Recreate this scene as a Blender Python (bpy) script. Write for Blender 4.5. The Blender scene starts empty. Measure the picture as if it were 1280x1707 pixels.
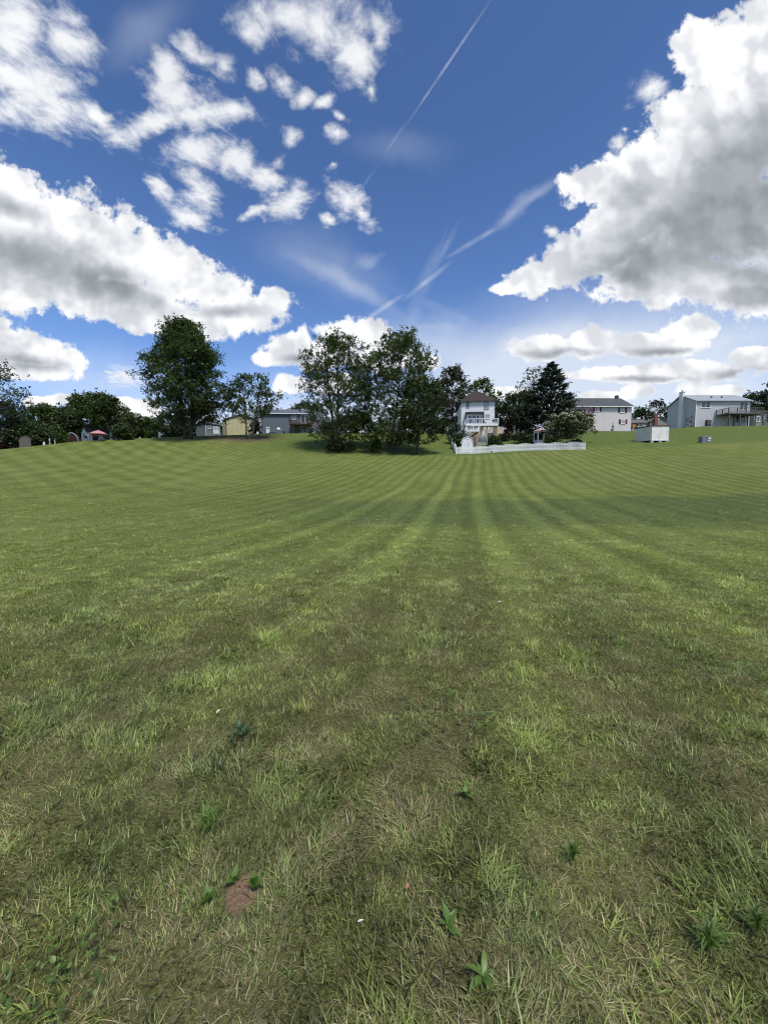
import bpy, math, random
import numpy as np
from mathutils import Vector, Matrix
random.seed(7)
rng = np.random.default_rng(11)
R = math.radians
sc = bpy.context.scene
C = sc.collection

# ------------------------------------------------------------------ camera
CAM_H = 1.55
PITCH = R(4.0)
cam_d = bpy.data.cameras.new('camera')
cam = bpy.data.objects.new('camera', cam_d)
C.objects.link(cam)
cam.location = (0, 0, CAM_H)
cam.rotation_euler = (R(90) - PITCH, 0, 0)
cam_d.sensor_fit = 'HORIZONTAL'
cam_d.sensor_width = 36
cam_d.lens = 18.0
cam_d.clip_start = 0.05
cam_d.clip_end = 4000
sc.camera = cam
sc.view_settings.view_transform = 'Standard'
sc.view_settings.look = 'None'
sc.view_settings.exposure = 0.5
sc.view_settings.gamma = 1.0
sc.view_settings.use_curve_mapping = False
sc.cycles.filter_width = 1.1
sc.cycles.max_bounces = 6
sc.cycles.diffuse_bounces = 3
sc.cycles.glossy_bounces = 2
sc.cycles.transmission_bounces = 3
sc.cycles.transparent_max_bounces = 4

SUN_EL = R(61)
SUN_AZ = R(155)        # measured from +Y (away from the viewer) towards +X (right)
SKY_STRENGTH = 0.12
SKY_TINT = (0.62, 0.80, 1.07)
SUN_STRENGTH = 2.9
sd = bpy.data.lights.new('sun', 'SUN')
sd.energy = SUN_STRENGTH
sd.angle = R(13)
sd.color = (1.0, 0.955, 0.88)
sun = bpy.data.objects.new('sun', sd)
C.objects.link(sun)
sv = Vector((math.sin(SUN_AZ) * math.cos(SUN_EL), math.cos(SUN_AZ) * math.cos(SUN_EL), math.sin(SUN_EL)))
sun.rotation_euler = (-sv).to_track_quat('-Z', 'Y').to_euler()
sun.location = (0, 0, 60)


# ------------------------------------------------------------------ measuring helpers (photo pixel -> place)
def ray(px, py):
    u = (px - 640) / 640.0
    v = (853.5 - py) / 640.0
    c, s = math.cos(PITCH), math.sin(PITCH)
    d = Vector((u, c + v * s, v * c - s))
    return d / d.y                      # per metre of depth


def at(px, py, Y):
    d = ray(px, py)
    return Vector((d.x * Y, Y, CAM_H + d.z * Y))


def uv(px, py):
    d = ray(px, py)
    return d.x, d.z


# ------------------------------------------------------------------ world: sky with clouds, as a function of direction
world = bpy.data.worlds.new('World')
sc.world = world
world.use_nodes = True
nt = world.node_tree
nt.nodes.clear()


class N:
    """tiny node-building helper"""
    def __init__(self, tree):
        self.t = tree

    def node(self, kind, **kw):
        n = self.t.nodes.new(kind)
        for k, v in kw.items():
            setattr(n, k, v)
        return n

    def link(self, a, b):
        self.t.links.new(a, b)

    def _in(self, sock, v):
        if isinstance(v, bpy.types.NodeSocket):
            self.t.links.new(v, sock)
        elif v is not None:
            sock.default_value = v

    def m(self, op, a, b=None, c=None, clamp=False):
        n = self.t.nodes.new('ShaderNodeMath')
        n.operation = op
        n.use_clamp = clamp
        self._in(n.inputs[0], a)
        self._in(n.inputs[1], b)
        self._in(n.inputs[2], c)
        return n.outputs[0]

    def vm(self, op, a, b=None, scale=None):
        n = self.t.nodes.new('ShaderNodeVectorMath')
        n.operation = op
        self._in(n.inputs[0], a)
        self._in(n.inputs[1], b)
        if scale is not None:
            self._in(n.inputs['Scale'], scale)
        return n.outputs['Value'] if op in ('LENGTH', 'DOT_PRODUCT') else n.outputs[0]

    def comb(self, x, y, z):
        n = self.t.nodes.new('ShaderNodeCombineXYZ')
        self._in(n.inputs[0], x); self._in(n.inputs[1], y); self._in(n.inputs[2], z)
        return n.outputs[0]

    def sep(self, v):
        n = self.t.nodes.new('ShaderNodeSeparateXYZ')
        self._in(n.inputs[0], v)
        return n.outputs

    def ss(self, v, a, b):              # smoothstep from a to b (0..1), a may exceed b
        n = self.t.nodes.new('ShaderNodeMapRange')
        n.interpolation_type = 'SMOOTHSTEP'
        self._in(n.inputs['Value'], v)
        if a < b:
            n.inputs['From Min'].default_value, n.inputs['From Max'].default_value = a, b
            n.inputs['To Min'].default_value, n.inputs['To Max'].default_value = 0, 1
        else:
            n.inputs['From Min'].default_value, n.inputs['From Max'].default_value = b, a
            n.inputs['To Min'].default_value, n.inputs['To Max'].default_value = 1, 0
        return n.outputs[0]

    def noise(self, vec, scale, detail=6, rough=0.55, lac=2.0, dist=0.0, dim='3D', out=0):
        n = self.t.nodes.new('ShaderNodeTexNoise')
        n.noise_dimensions = dim
        self._in(n.inputs['Vector'], vec)
        n.inputs['Scale'].default_value = scale
        n.inputs['Detail'].default_value = detail
        n.inputs['Roughness'].default_value = rough
        n.inputs['Lacunarity'].default_value = lac
        n.inputs['Distortion'].default_value = dist
        return n.outputs[out]

    def mix(self, f, a, b, mode='MIX'):
        n = self.t.nodes.new('ShaderNodeMix')
        n.data_type = 'RGBA'
        n.blend_type = mode
        self._in(n.inputs[0], f)
        self._in(n.inputs[6], a if isinstance(a, bpy.types.NodeSocket) else (*a, 1) if len(a) == 3 else a)
        self._in(n.inputs[7], b if isinstance(b, bpy.types.NodeSocket) else (*b, 1) if len(b) == 3 else b)
        return n.outputs[2]


w = N(nt)
tc = w.node('ShaderNodeTexCoord')
dirv = w.vm('NORMALIZE', tc.outputs['Generated'])
dx, dy, dz = w.sep(dirv)
sky = w.node('ShaderNodeTexSky')
sky.sky_type = 'NISHITA'
sky.sun_disc = False
sky.sun_elevation = SUN_EL
sky.sun_rotation = SUN_AZ
sky.altitude = 200
sky.air_density = 1.0
sky.dust_density = 0.6
sky.ozone_density = 2.2
ysafe = w.m('MAXIMUM', dy, 0.12)
zsafe = w.m('MAXIMUM', dz, 0.035)
GU = w.m('DIVIDE', dx, ysafe)
GV = w.m('DIVIDE', dz, ysafe)
P0 = w.comb(GU, GV, 0.0)
# ragged displacement of the cloud outlines
wn = w.noise(P0, 3.2, 2, 0.5, out=1)
wn2 = w.noise(P0, 11.0, 3, 0.6, out=1)
off = w.vm('SCALE', w.vm('SUBTRACT', wn, (0.5, 0.5, 0.5)), scale=0.10)
off2 = w.vm('SCALE', w.vm('SUBTRACT', wn2, (0.5, 0.5, 0.5)), scale=0.05)
PW = w.vm('MULTIPLY', w.vm('ADD', P0, w.vm('ADD', off, off2)), (1, 1, 0))
PWs = w.vm('MULTIPLY', w.vm('ADD', P0, w.vm('SCALE', off2, scale=0.5)), (1, 1, 0))


def blob(P, b, last):
    px, py, rx, ry, rot = b[:5]
    cu, cv = uv(px, py)
    if last is not None:      # chained to the one before, so that few values are alive at once
        q = nt.nodes.new('ShaderNodeVectorMath'); q.operation = 'MULTIPLY_ADD'
        nt.links.new(last, q.inputs[0]); q.inputs[1].default_value = (1e-6, 1e-6, 0); nt.links.new(P, q.inputs[2])
        P = q.outputs[0]
    n = nt.nodes.new('ShaderNodeMapping')
    n.vector_type = 'TEXTURE'
    nt.links.new(P, n.inputs['Vector'])
    n.inputs['Location'].default_value = (cu, cv, 0)
    n.inputs['Rotation'].default_value = (0, 0, R(-rot))
    n.inputs['Scale'].default_value = (rx / 640, ry / 640, 1)
    return w.m('SUBTRACT', b[5] if len(b) > 5 else 1.0, w.vm('LENGTH', n.outputs[0]))


CUMULUS = [
    # big cloud at left
    (40, 380, 150, 85, 15), (150, 405, 150, 72, 25), (270, 445, 130, 58, 24), (60, 450, 170, 72, 8), (200, 500, 150, 44, 14),
    (360, 480, 95, 34, 16), (400, 520, 92, 46, -5), (452, 500, 36, 26, 0), (10, 320, 90, 52, 20), (230, 535, 60, 26, 15), (340, 540, 60, 24, 5),
    # lower left
    (50, 583, 90, 36, 6), (-5, 575, 60, 42, 0), (115, 600, 40, 24, 0), (60, 618, 90, 18, 4),
    # centre low, behind the trees
    (478, 580, 48, 32, -10), (450, 598, 34, 16, 0), (512, 592, 44, 28, 0), (592, 556, 66, 26, 0), (560, 585, 60, 30, 0), (640, 590, 60, 34, 0),
    (490, 640, 46, 20, 0, 0.9), (560, 640, 60, 22, 0),
    # low right behind the houses
    (848, 655, 40, 12, 0), (1010, 658, 64, 11, 0), (1060, 652, 34, 11, 0), (1180, 650, 60, 14, 0), (710, 600, 30, 20, 0, .85),
    (80, 668, 50, 13, 0), (205, 672, 48, 13, 0, 0.95), (230, 690, 45, 16, 0),
    # big cloud at right
    (1235, 110, 105, 88, -30), (1160, 75, 55, 42, -50), (1180, 210, 130, 95, -35), (1080, 290, 120, 60, -20), (985, 308, 62, 38, -10),
    (1200, 350, 210, 130, -15), (1060, 365, 90, 55, 0), (985, 430, 120, 46, -16), (900, 462, 66, 28, -14), (848, 478, 34, 15, -10),
    (1120, 450, 150, 60, -5), (1270, 230, 110, 90, 0), (1250, 480, 110, 50, 0), (1290, 40, 60, 60, 0),
    # rows of small cumulus low at right
    (905, 580, 76, 25, -3), (985, 572, 76, 26, -3), (1060, 576, 72, 26, 0), (1150, 553, 60, 32, -5), (1120, 578, 88, 18, 0),
    (1070, 622, 120, 17, -2), (1180, 618, 84, 20, 0), (1262, 600, 62, 20, 0), (960, 626, 62, 10, 0, .9),
]
WISPS = [
    (1080, 152, 42, 30, -20), (916, 384, 18, 13, 0, .9), (1035, 236, 28, 18, -30, .85), (202, 628, 60, 22, 0, .85), (1020, 250, 30, 12, -30, .7),
    # top left
    (10, 60, 130, 100, 30), (40, 140, 130, 70, 10), (100, 60, 60, 70, 50, .9), (95, 170, 80, 40, 20), (158, 185, 50, 22, 45),
    (190, 215, 60, 26, 20), (20, 190, 70, 34, 0, .95),
    (300, 150, 80, 44, 30), (250, 200, 80, 28, -20), (340, 185, 90, 34, 8), (395, 185, 34, 22, 10), (330, 85, 70, 24, 35, .85), (285, 105, 44, 34, 50),
    (375, 110, 34, 34, 60, .7),
    (340, 250, 76, 40, -5), (400, 262, 66, 30, 20), (445, 290, 40, 22, 40), (330, 310, 66, 44, 60), (310, 355, 60, 28, 15), (262, 320, 44, 20, 60),
    (482, 340, 42, 36, 0), (432, 345, 48, 13, -10, .85),
    (575, 345, 40, 32, 25), (598, 366, 42, 18, 25), (536, 378, 22, 15, 0, .85),
    # top centre
    (545, 40, 110, 56, 10), (590, 85, 56, 50, 30), (480, 20, 90, 46, 10), (415, 40, 56, 40, 60, .85), (630, 60, 24, 46, 0, .9), (618, 130, 20, 34, 0, .75),
    (462, 122, 38, 26, 20, .9), (430, 128, 30, 24, 60, .75), (504, 148, 24, 22, 0, .85), (538, 155, 28, 17, -20, .95),
    (567, 184, 26, 12, 40, .85), (563, 220, 26, 30, 50, .85), (490, 220, 26, 24, 0, .8), (470, 265, 22, 30, 0, .6), (556, 290, 22, 16, -40, .6),
]
SHADE = [
    (40, 425, 200, 70, 12, .72), (180, 470, 170, 50, 14, .70), (60, 606, 90, 20, 4, .8), (380, 520, 90, 18, 0, .75), (20, 345, 100, 34, 25, .6),
    (1250, 300, 190, 130, -20), (1160, 390, 230, 90, -12), (1060, 330, 90, 50, -20, .7), (1270, 430, 170, 70, 0), (1060, 440, 110, 40, -14), (1250, 495, 110, 36, 0), (1290, 190, 80, 80, 0, .8),
    (940, 592, 110, 14, 0, .9), (1110, 588, 100, 12, 0, .8), (1080, 634, 130, 10, 0, .9), (1250, 625, 90, 14, 0, .9),
    (1010, 470, 120, 16, -8, .7), (495, 598, 60, 14, 0, .6),
]
VEIL = [
    (1120, 600, 520, 170, 0, 1.15), (880, 630, 340, 110, 0, 1.0), (1000, 700, 600, 80, 0, .8), (700, 560, 130, 60, 10, .45), (580, 470, 130, 22, 25, .40), (665, 245, 110, 46, 0, .14),
    (540, 440, 160, 60, 20, .25), (600, 700, 700, 60, 0, .8), (150, 640, 260, 80, 0, .5), (250, 40, 110, 50, -30, .25), (880, 330, 90, 16, -40, .35),
    (620, 430, 34, 14, 0, .3), (450, 690, 400, 110, 0, .4),
]
TRAILS = [   # contrails: long thin streaks
    (748, 103, 142, 3.2, -54.3, .85), (660, 228, 36, 3, -54, .35), (612, 300, 40, 3, -54, .2),
    (640, 512, 52, 6, -33, .9), (712, 468, 62, 7, -38, .9), (790, 402, 66, 6, -30, .7), (846, 362, 40, 8, -42, .5), (905, 318, 60, 8, -34, .35),
    (708, 470, 100, 17, -66, .30), (716, 460, 110, 5, -70, .30), (690, 520, 44, 15, -82, .3), (738, 420, 70, 8, -62, .3), (735, 545, 110, 8, 0, .2), (735, 515, 110, 12, 22, .25),
]
nz_fine = w.noise(P0, 9.0, 9, 0.60, dist=0.2)
nz_soft = w.noise(P0, 7.0, 3, 0.5)
nz_mid = w.noise(P0, 3.4, 5, 0.55, dist=0.3)
nz_hi = w.noise(P0, 26.0, 4, 0.6)
nf0 = w.m('SUBTRACT', w.m('ADD', w.m('MULTIPLY', nz_fine, 0.85), w.m('MULTIPLY', nz_hi, 0.45)), 0.65)
nm0 = w.m('SUBTRACT', nz_mid, 0.5)
bump_l = w.m('SUBTRACT', nz_soft, w.noise(w.vm('ADD', P0, (0.016, 0.030, 0.0)), 7.0, 3, 0.5))
streak = w.noise(w.comb(w.m('DIVIDE', dx, zsafe), w.m('DIVIDE', dy, zsafe), 3.1), 13.0, 8, 0.64, dist=0.2)
skyc = w.mix(1.0, sky.outputs[0], SKY_TINT, 'MULTIPLY')
vc = 0.60 / SKY_STRENGTH
# deeper overhead, paler in the thick air near the horizon, the same all the way round
skyc = w.vm('SCALE', skyc, scale=w.m('SUBTRACT', 1.0, w.m('MULTIPLY', w.ss(dz, 0.12, 0.75), 0.24)))
skyc = w.mix(w.m('MULTIPLY', w.m('POWER', 2.718, w.m('MULTIPLY', w.m('ABSOLUTE', dz), -9.0)), 0.50), skyc, (vc * 0.90, vc * 1.0, vc * 1.12))


def cloud_colour(lum):
    lum = w.m('MINIMUM', w.m('MAXIMUM', lum, 0.18), 0.74)
    return w.vm('SCALE', w.mix(w.ss(lum, 0.25, 0.9), (0.88, 0.94, 1.04), (1.0, 1.0, 1.0)), scale=w.m('DIVIDE', lum, SKY_STRENGTH))


def background(col):
    g = w.node('ShaderNodeBackground')
    g.inputs['Strength'].default_value = SKY_STRENGTH
    w.link(col, g.inputs['Color'])
    return g.outputs[0]


def reach(b, box, k, pad):
    px, py, rx, ry, rot = b[:5]
    a = R(rot)
    hx = math.hypot(rx * math.cos(a), ry * math.sin(a)) * k + pad
    hy = math.hypot(rx * math.sin(a), ry * math.cos(a)) * k + pad
    return px + hx > box[0] and px - hx < box[2] and py + hy > box[1] and py - hy < box[3]


SHARED = [('PW', PW), ('PWs', PWs), ('P0', P0), ('skyc', skyc), ('nf0', nf0), ('nm0', nm0), ('bump_l', bump_l), ('streak', streak)]


def sky_part(box):
    """sky seen in one window of directions, as a node group: only the clouds that reach it are evaluated"""
    global w, nt
    gt = bpy.data.node_groups.new('sky_part', 'ShaderNodeTree')
    gt.interface.new_socket('Sky', in_out='OUTPUT', socket_type='NodeSocketShader')
    for nm_, so in SHARED:
        gt.interface.new_socket(nm_, in_out='INPUT', socket_type='NodeSocketFloat' if so.type == 'VALUE' else 'NodeSocketVector')
    gi = gt.nodes.new('NodeGroupInput'); go = gt.nodes.new('NodeGroupOutput')
    old = (w, nt)
    w = N(gt); nt = gt
    sh = {nm_: gi.outputs[i] for i, (nm_, so) in enumerate(SHARED)}
    out = _sky_part(box, **sh)
    gt.links.new(out, go.inputs[0])
    w, nt = old
    gn = nt.nodes.new('ShaderNodeGroup'); gn.node_tree = gt
    for i, (nm_, so) in enumerate(SHARED): nt.links.new(so, gn.inputs[i])
    return gn.outputs[0]


def _sky_part(box, PW, PWs, P0, skyc, nf0, nm0, bump_l, streak):
    cu_ = [b for b in CUMULUS if reach(b, box, 1.5, 30)]
    wi_ = [b for b in WISPS if reach(b, box, 1.75, 55)]
    sh_ = [b for b in SHADE if reach(b, box, 1.3, 20)] if cu_ else []
    ve_ = [b for b in VEIL if reach(b, box, 1.0, 60)]
    tr_ = [b for b in TRAILS if reach(b, box, 1.0, 25)]
    last = None
    c = skyc
    if ve_:
        vel = None
        for b in ve_:
            v = w.m('MULTIPLY', w.ss(blob(PW, b[:5], last), 0.0, 1.0), b[5])
            vel = v if vel is None else w.m('ADD', vel, v)
            last = vel
        vf = w.m('MULTIPLY', vel, w.m('ADD', 0.25, w.m('MULTIPLY', w.noise(w.vm('MULTIPLY', P0, (1, 2.2, 1)), 2.6, 6, 0.6, dist=0.5), 1.1)))
        c = w.mix(w.m('MULTIPLY', w.m('MINIMUM', vf, 0.9), 0.88), c, (vc * 0.93, vc * 1.0, vc * 1.10))
    if tr_:
        trl = None
        for b in tr_:
            v = w.m('MULTIPLY', w.ss(blob(P0, b[:5], last), 0.0, 0.9), b[5])
            trl = v if trl is None else w.m('MAXIMUM', trl, v)
            last = trl
        tf = w.m('MULTIPLY', trl, w.m('ADD', -0.12, w.m('MULTIPLY', w.noise(P0, 22.0, 5, 0.6), 0.80)))
        c = w.mix(tf, c, (vc * 1.08, vc * 1.12, vc * 1.18))
    alpha = None; core = None; cum_a = None
    if cu_:
        acc = None
        for b in cu_:
            v = blob(PWs, b, last)
            acc = v if acc is None else w.m('SMOOTH_MAX', acc, v, 0.10)
            last = acc
        cum_f = w.m('ADD', w.m('MULTIPLY', acc, 1.55), w.m('ADD', w.m('MULTIPLY', nf0, 3.1), w.m('MULTIPLY', nm0, 0.8)))
        cum_s = acc
        cum_a = w.ss(cum_f, 0.0, 0.42)
        alpha = cum_a
        last = cum_a
        if sh_:
            acc = None
            for b in sh_:
                v = blob(PWs, b, last)
                acc = v if acc is None else w.m('SMOOTH_MAX', acc, v, 0.25)
                last = acc
            core = w.ss(w.m('ADD', acc, w.m('MULTIPLY', nm0, 0.6)), -0.20, 0.70)
            core = w.m('MULTIPLY', core, w.ss(w.m('ADD', cum_s, w.m('MULTIPLY', nf0, 0.9)), 0.0, 0.55))
    if wi_:
        acc = None
        for b in wi_:
            v = blob(PW, b, last)
            acc = v if acc is None else w.m('SMOOTH_MAX', acc, v, 0.12)
            last = acc
        wis_f = w.m('ADD', w.m('ADD', acc, w.m('MULTIPLY', w.m('SUBTRACT', streak, 0.5), 2.1)), w.m('MULTIPLY', nm0, 0.5))
        wis_a = w.ss(wis_f, 0.0, 1.0)
        alpha = wis_a if alpha is None else w.m('MAXIMUM', alpha, wis_a)
    if alpha is None:
        return background(c)
    lum = w.m('SUBTRACT', 0.665, w.m('MULTIPLY', nm0, 0.34))
    if core is not None:
        lum = w.m('SUBTRACT', lum, w.m('MULTIPLY', core, 0.36))
    if cum_a is not None:
        rel = w.m('MAXIMUM', w.m('MINIMUM', w.m('MULTIPLY', bump_l, 1.5), 0.12), -0.12)
        rel = w.m('MULTIPLY', rel, cum_a)
        if core is not None: rel = w.m('MULTIPLY', rel, w.m('SUBTRACT', 1.0, w.m('MULTIPLY', core, 0.7)))
        lum = w.m('ADD', lum, rel)
    return background(w.mix(alpha, c, cloud_colour(lum)))


def mixsh(f, a, b):
    n = w.node('ShaderNodeMixShader')
    w._in(n.inputs[0], f); w.link(a, n.inputs[1]); w.link(b, n.inputs[2])
    return n.outputs[0]


def count(box):
    return sum(reach(b, box, 1.6, 40) for b in CUMULUS + WISPS) + sum(reach(b, box, 1, 30) for b in SHADE + VEIL + TRAILS)


def split(box, depth):
    if depth == 0 or count(box) < 15:
        return sky_part(box)
    best = None
    for ax in (0, 1):
        lo, hi = max(box[ax], 0 if ax == 0 else 0), min(box[ax + 2], 1280 if ax == 0 else 720)
        for f in (0.3, 0.4, 0.5, 0.6, 0.7):
            cpos = lo + (hi - lo) * f
            A = list(box); B = list(box); A[ax + 2] = cpos; B[ax] = cpos
            sc_ = max(count(A), count(B)) * 1.0 + 0.3 * (count(A) + count(B))
            if best is None or sc_ < best[0]: best = (sc_, ax, cpos, tuple(A), tuple(B))
    _, ax, cpos, A, B = best
    if ax == 0:
        f = w.m('GREATER_THAN', GU, (cpos - 640) / 640 * 1.0 / (math.cos(PITCH)))
        return mixsh(f, split(A, depth - 1), split(B, depth - 1))
    f = w.m('GREATER_THAN', GV, uv(640, cpos)[1])
    return mixsh(f, split(B, depth - 1), split(A, depth - 1))


# clouds outside the picture carry on as the same broken cumulus layer
PL = w.comb(w.m('DIVIDE', dx, zsafe), w.m('DIVIDE', dy, zsafe), 7.7)
gen = w.noise(PL, 0.55, 6, 0.55, dist=0.3)
gen_a = w.m('MULTIPLY', w.ss(gen, 0.50, 0.60), w.ss(dz, 0.0, 0.06))
lum_g = w.m('SUBTRACT', 0.66, w.m('MULTIPLY', w.ss(gen, 0.56, 0.72), 0.38))
around = background(w.mix(gen_a, skyc, cloud_colour(lum_g)))
front = w.m('MULTIPLY', w.ss(dy, 0.30, 0.44), w.ss(w.m('ABSOLUTE', GU), 1.5, 1.2))
ahead = split((-500, -900, 1780, 830), 4)
upper = mixsh(front, around, ahead)
below = background(skyc)
wo = w.node('ShaderNodeOutputWorld')
w.link(mixsh(w.m('GREATER_THAN', dz, -0.01), below, upper), wo.inputs['Surface'])
world.cycles.sampling_method = 'MANUAL'
world.cycles.sample_map_resolution = 512

# ------------------------------------------------------------------ terrain height
COLS = [  # photo column, toe depth, toe row, crest depth, crest row
    (-120, 42, 780, 58, 756), (0, 45, 775, 62, 748), (140, 50, 771, 68, 733), (330, 55, 766, 76, 724.5), (500, 60, 759, 82, 720),
    (640, 62, 757, 86, 719), (790, 64, 757, 93, 722), (960, 60, 750.5, 86, 716), (1050, 59, 746, 82, 717),
    (1150, 57, 743, 80, 709), (1280, 55, 741, 80, 707), (1400, 54, 739, 80, 706)]
_u = np.array([(c[0] - 640) / 640 for c in COLS])
_ty = np.array([c[1] for c in COLS], float)
_tz = np.array([at(c[0], c[2], c[1]).z for c in COLS])
_cy = np.array([c[3] for c in COLS], float)
_cz = np.array([at(c[0], c[4], c[3]).z for c in COLS])


def vnoise(x, y, seed=0):
    xi = np.floor(x).astype(np.int64); yi = np.floor(y).astype(np.int64)
    fx = x - xi; fy = y - yi
    fx = fx * fx * (3 - 2 * fx); fy = fy * fy * (3 - 2 * fy)

    def h(a, b):
        n = (a * 374761393 + b * 668265263 + seed * 1442695041) & 0x7fffffff
        n = ((n ^ (n >> 13)) * 1274126177) & 0x7fffffff
        n = (n ^ (n >> 16)) & 0xffffff
        return n / float(0xffffff)
    return (h(xi, yi) * (1 - fx) + h(xi + 1, yi) * fx) * (1 - fy) + (h(xi, yi + 1) * (1 - fx) + h(xi + 1, yi + 1) * fx) * fy


def fbm(x, y, seed=0, oct=4):
    a = 0.5; s = 0; t = 0
    for i in range(oct):
        s = s + a * vnoise(x * 2 ** i, y * 2 ** i, seed + i); t += a; a *= 0.5
    return s / t


def smin(a, b, k):
    h = np.clip(0.5 + 0.5 * (b - a) / k, 0, 1)
    return b * (1 - h) + a * h - k * h * (1 - h)


def zg(x, y):
    x = np.asarray(x, float); y = np.asarray(y, float)
    u = np.clip(x / np.maximum(y, 1.0), _u[0], _u[-1])
    ty = np.interp(u, _u, _ty); tz = np.interp(u, _u, _tz); cy = np.interp(u, _u, _cy); cz = np.interp(u, _u, _cz)
    s = np.clip((y - 10) / (ty - 10), 0, 1)
    low = tz * s ** 1.75
    k = (cz - tz) / (cy - ty)
    up = tz + k * (y - ty)
    up = smin(up, cz + 0.012 * (y - cy), 1.0)
    # blend around the toe
    b = np.clip((y - ty + 4) / 8, 0, 1); b = b * b * (3 - 2 * b)
    low2 = np.where(y > ty, tz + (y - ty) * 1.75 * tz / (ty - 10), low)
    z = low2 * (1 - b) + up * b
    z = np.where(y > ty + 6, up, z)
    z = np.where(y <= 10, 0.0, z)
    z = z + 0.10 * (fbm(x / 9.0, y / 9.0, 5, 3) - 0.5) * np.clip((np.hypot(x, y) - 3) / 12, 0, 1)
    return z


def gz(x, y):
    return float(zg(np.array([x]), np.array([y]))[0])


def on_ground(px, Y):
    x = (px - 640) / 640 * Y / 1.0
    x = ray(px, 800).x * Y
    return Vector((x, Y, gz(x, Y)))


def depth_at(px, row):
    """depth at which the ground shows at this photo row in this column"""
    d = ray(px, row); y = 20.0
    while y < 110:
        if gz(d.x * y, y) >= CAM_H + d.z * y: return y
        y += 0.25
    return y


# ------------------------------------------------------------------ object helpers
def tag(o, label=None, cat=None, group=None, kind=None):
    if label: o['label'] = label
    if cat: o['category'] = cat
    if group: o['group'] = group
    if kind: o['kind'] = kind
    return o


def thing(name, label, cat, loc=(0, 0, 0), rz=0.0, group=None):
    o = bpy.data.objects.new(name, None)
    C.objects.link(o)
    o.empty_display_size = 0.3
    o.location = loc
    o.rotation_euler = (0, 0, rz)
    return tag(o, label, cat, group)


class MB:
    def __init__(self):
        self.v = []; self.f = []

    def box(self, x0, x1, y0, y1, z0, z1):
        n = len(self.v)
        self.v += [(x0, y0, z0), (x1, y0, z0), (x1, y1, z0), (x0, y1, z0), (x0, y0, z1), (x1, y0, z1), (x1, y1, z1), (x0, y1, z1)]
        for q in ((0, 3, 2, 1), (4, 5, 6, 7), (0, 1, 5, 4), (1, 2, 6, 5), (2, 3, 7, 6), (3, 0, 4, 7)):
            self.f.append(tuple(n + i for i in q))
        return self

    def prism(self, pts, axis, a0, a1):
        """polygon pts (2-D) extruded along axis ('x' or 'y' or 'z')"""
        n = len(self.v); k = len(pts)
        def mk(p, a):
            return {'x': (a, p[0], p[1]), 'y': (p[0], a, p[1]), 'z': (p[0], p[1], a)}[axis]
        self.v += [mk(p, a0) for p in pts] + [mk(p, a1) for p in pts]
        self.f.append(tuple(n + i for i in range(k))[::-1])
        self.f.append(tuple(n + k + i for i in range(k)))
        for i in range(k):
            j = (i + 1) % k
            self.f.append((n + i, n + j, n + k + j, n + k + i))
        return self

    def poly(self, pts):
        n = len(self.v)
        self.v += [tuple(p) for p in pts]
        self.f.append(tuple(range(n, n + len(pts))))
        return self

    def bar(self, a, b, w_, h_=None):
        """square bar from a to b"""
        a = Vector(a); b = Vector(b); h_ = h_ or w_
        d = (b - a).normalized()
        up = Vector((0, 0, 1)) if abs(d.z) < 0.95 else Vector((0, 1, 0))
        s = d.cross(up).normalized() * (w_ / 2); t = s.normalized().cross(d) * (h_ / 2)
        n = len(self.v)
        for p in (a, b):
            for (i, j) in ((-1, -1), (1, -1), (1, 1), (-1, 1)):
                self.v.append(tuple(p + s * i + t * j))
        for q in ((0, 1, 2, 3), (7, 6, 5, 4), (0, 4, 5, 1), (1, 5, 6, 2), (2, 6, 7, 3), (3, 7, 4, 0)):
            self.f.append(tuple(n + i for i in q))
        return self

    def tube(self, pts, rad, sides=7, cap=True):
        n0 = len(self.v)
        pts = [Vector(p) for p in pts]
        for i, p in enumerate(pts):
            d = (pts[min(i + 1, len(pts) - 1)] - pts[max(i - 1, 0)]).normalized()
            a = d.cross(Vector((0.13, 1, 0.07)) if abs(d.y) < 0.9 else Vector((1, 0, 0))).normalized()
            b = d.cross(a)
            for k in range(sides):
                t = 2 * math.pi * k / sides
                self.v.append(tuple(p + (a * math.cos(t) + b * math.sin(t)) * rad[i]))
        for i in range(len(pts) - 1):
            for k in range(sides):
                k2 = (k + 1) % sides
                self.f.append((n0 + i * sides + k, n0 + i * sides + k2, n0 + (i + 1) * sides + k2, n0 + (i + 1) * sides + k))
        if cap:
            self.f.append(tuple(n0 + (len(pts) - 1) * sides + k for k in range(sides)))
            self.f.append(tuple(n0 + k for k in range(sides))[::-1])
        return self

    def mesh(self, name, mat):
        me = bpy.data.meshes.new(name)
        me.from_pydata(self.v, [], self.f)
        me.materials.append(mat)
        me.validate()
        me.update()
        return me

    def build(self, name, mat, parent=None, smooth=False, label=None, kind=None):
        me = self.mesh(name, mat)
        if smooth:
            me.polygons.foreach_set('use_smooth', [True] * len(me.polygons))
        o = bpy.data.objects.new(name, me)
        C.objects.link(o)
        if parent is not None: o.parent = parent
        if label: o['label'] = label
        if kind: o['kind'] = kind
        return o


def inst(src, parent, loc=(0, 0, 0), rot=(0, 0, 0), scale=(1, 1, 1)):
    o = src.copy()
    C.objects.link(o)
    o.parent = parent
    o.location = loc; o.rotation_euler = rot; o.scale = scale
    return o


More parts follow.
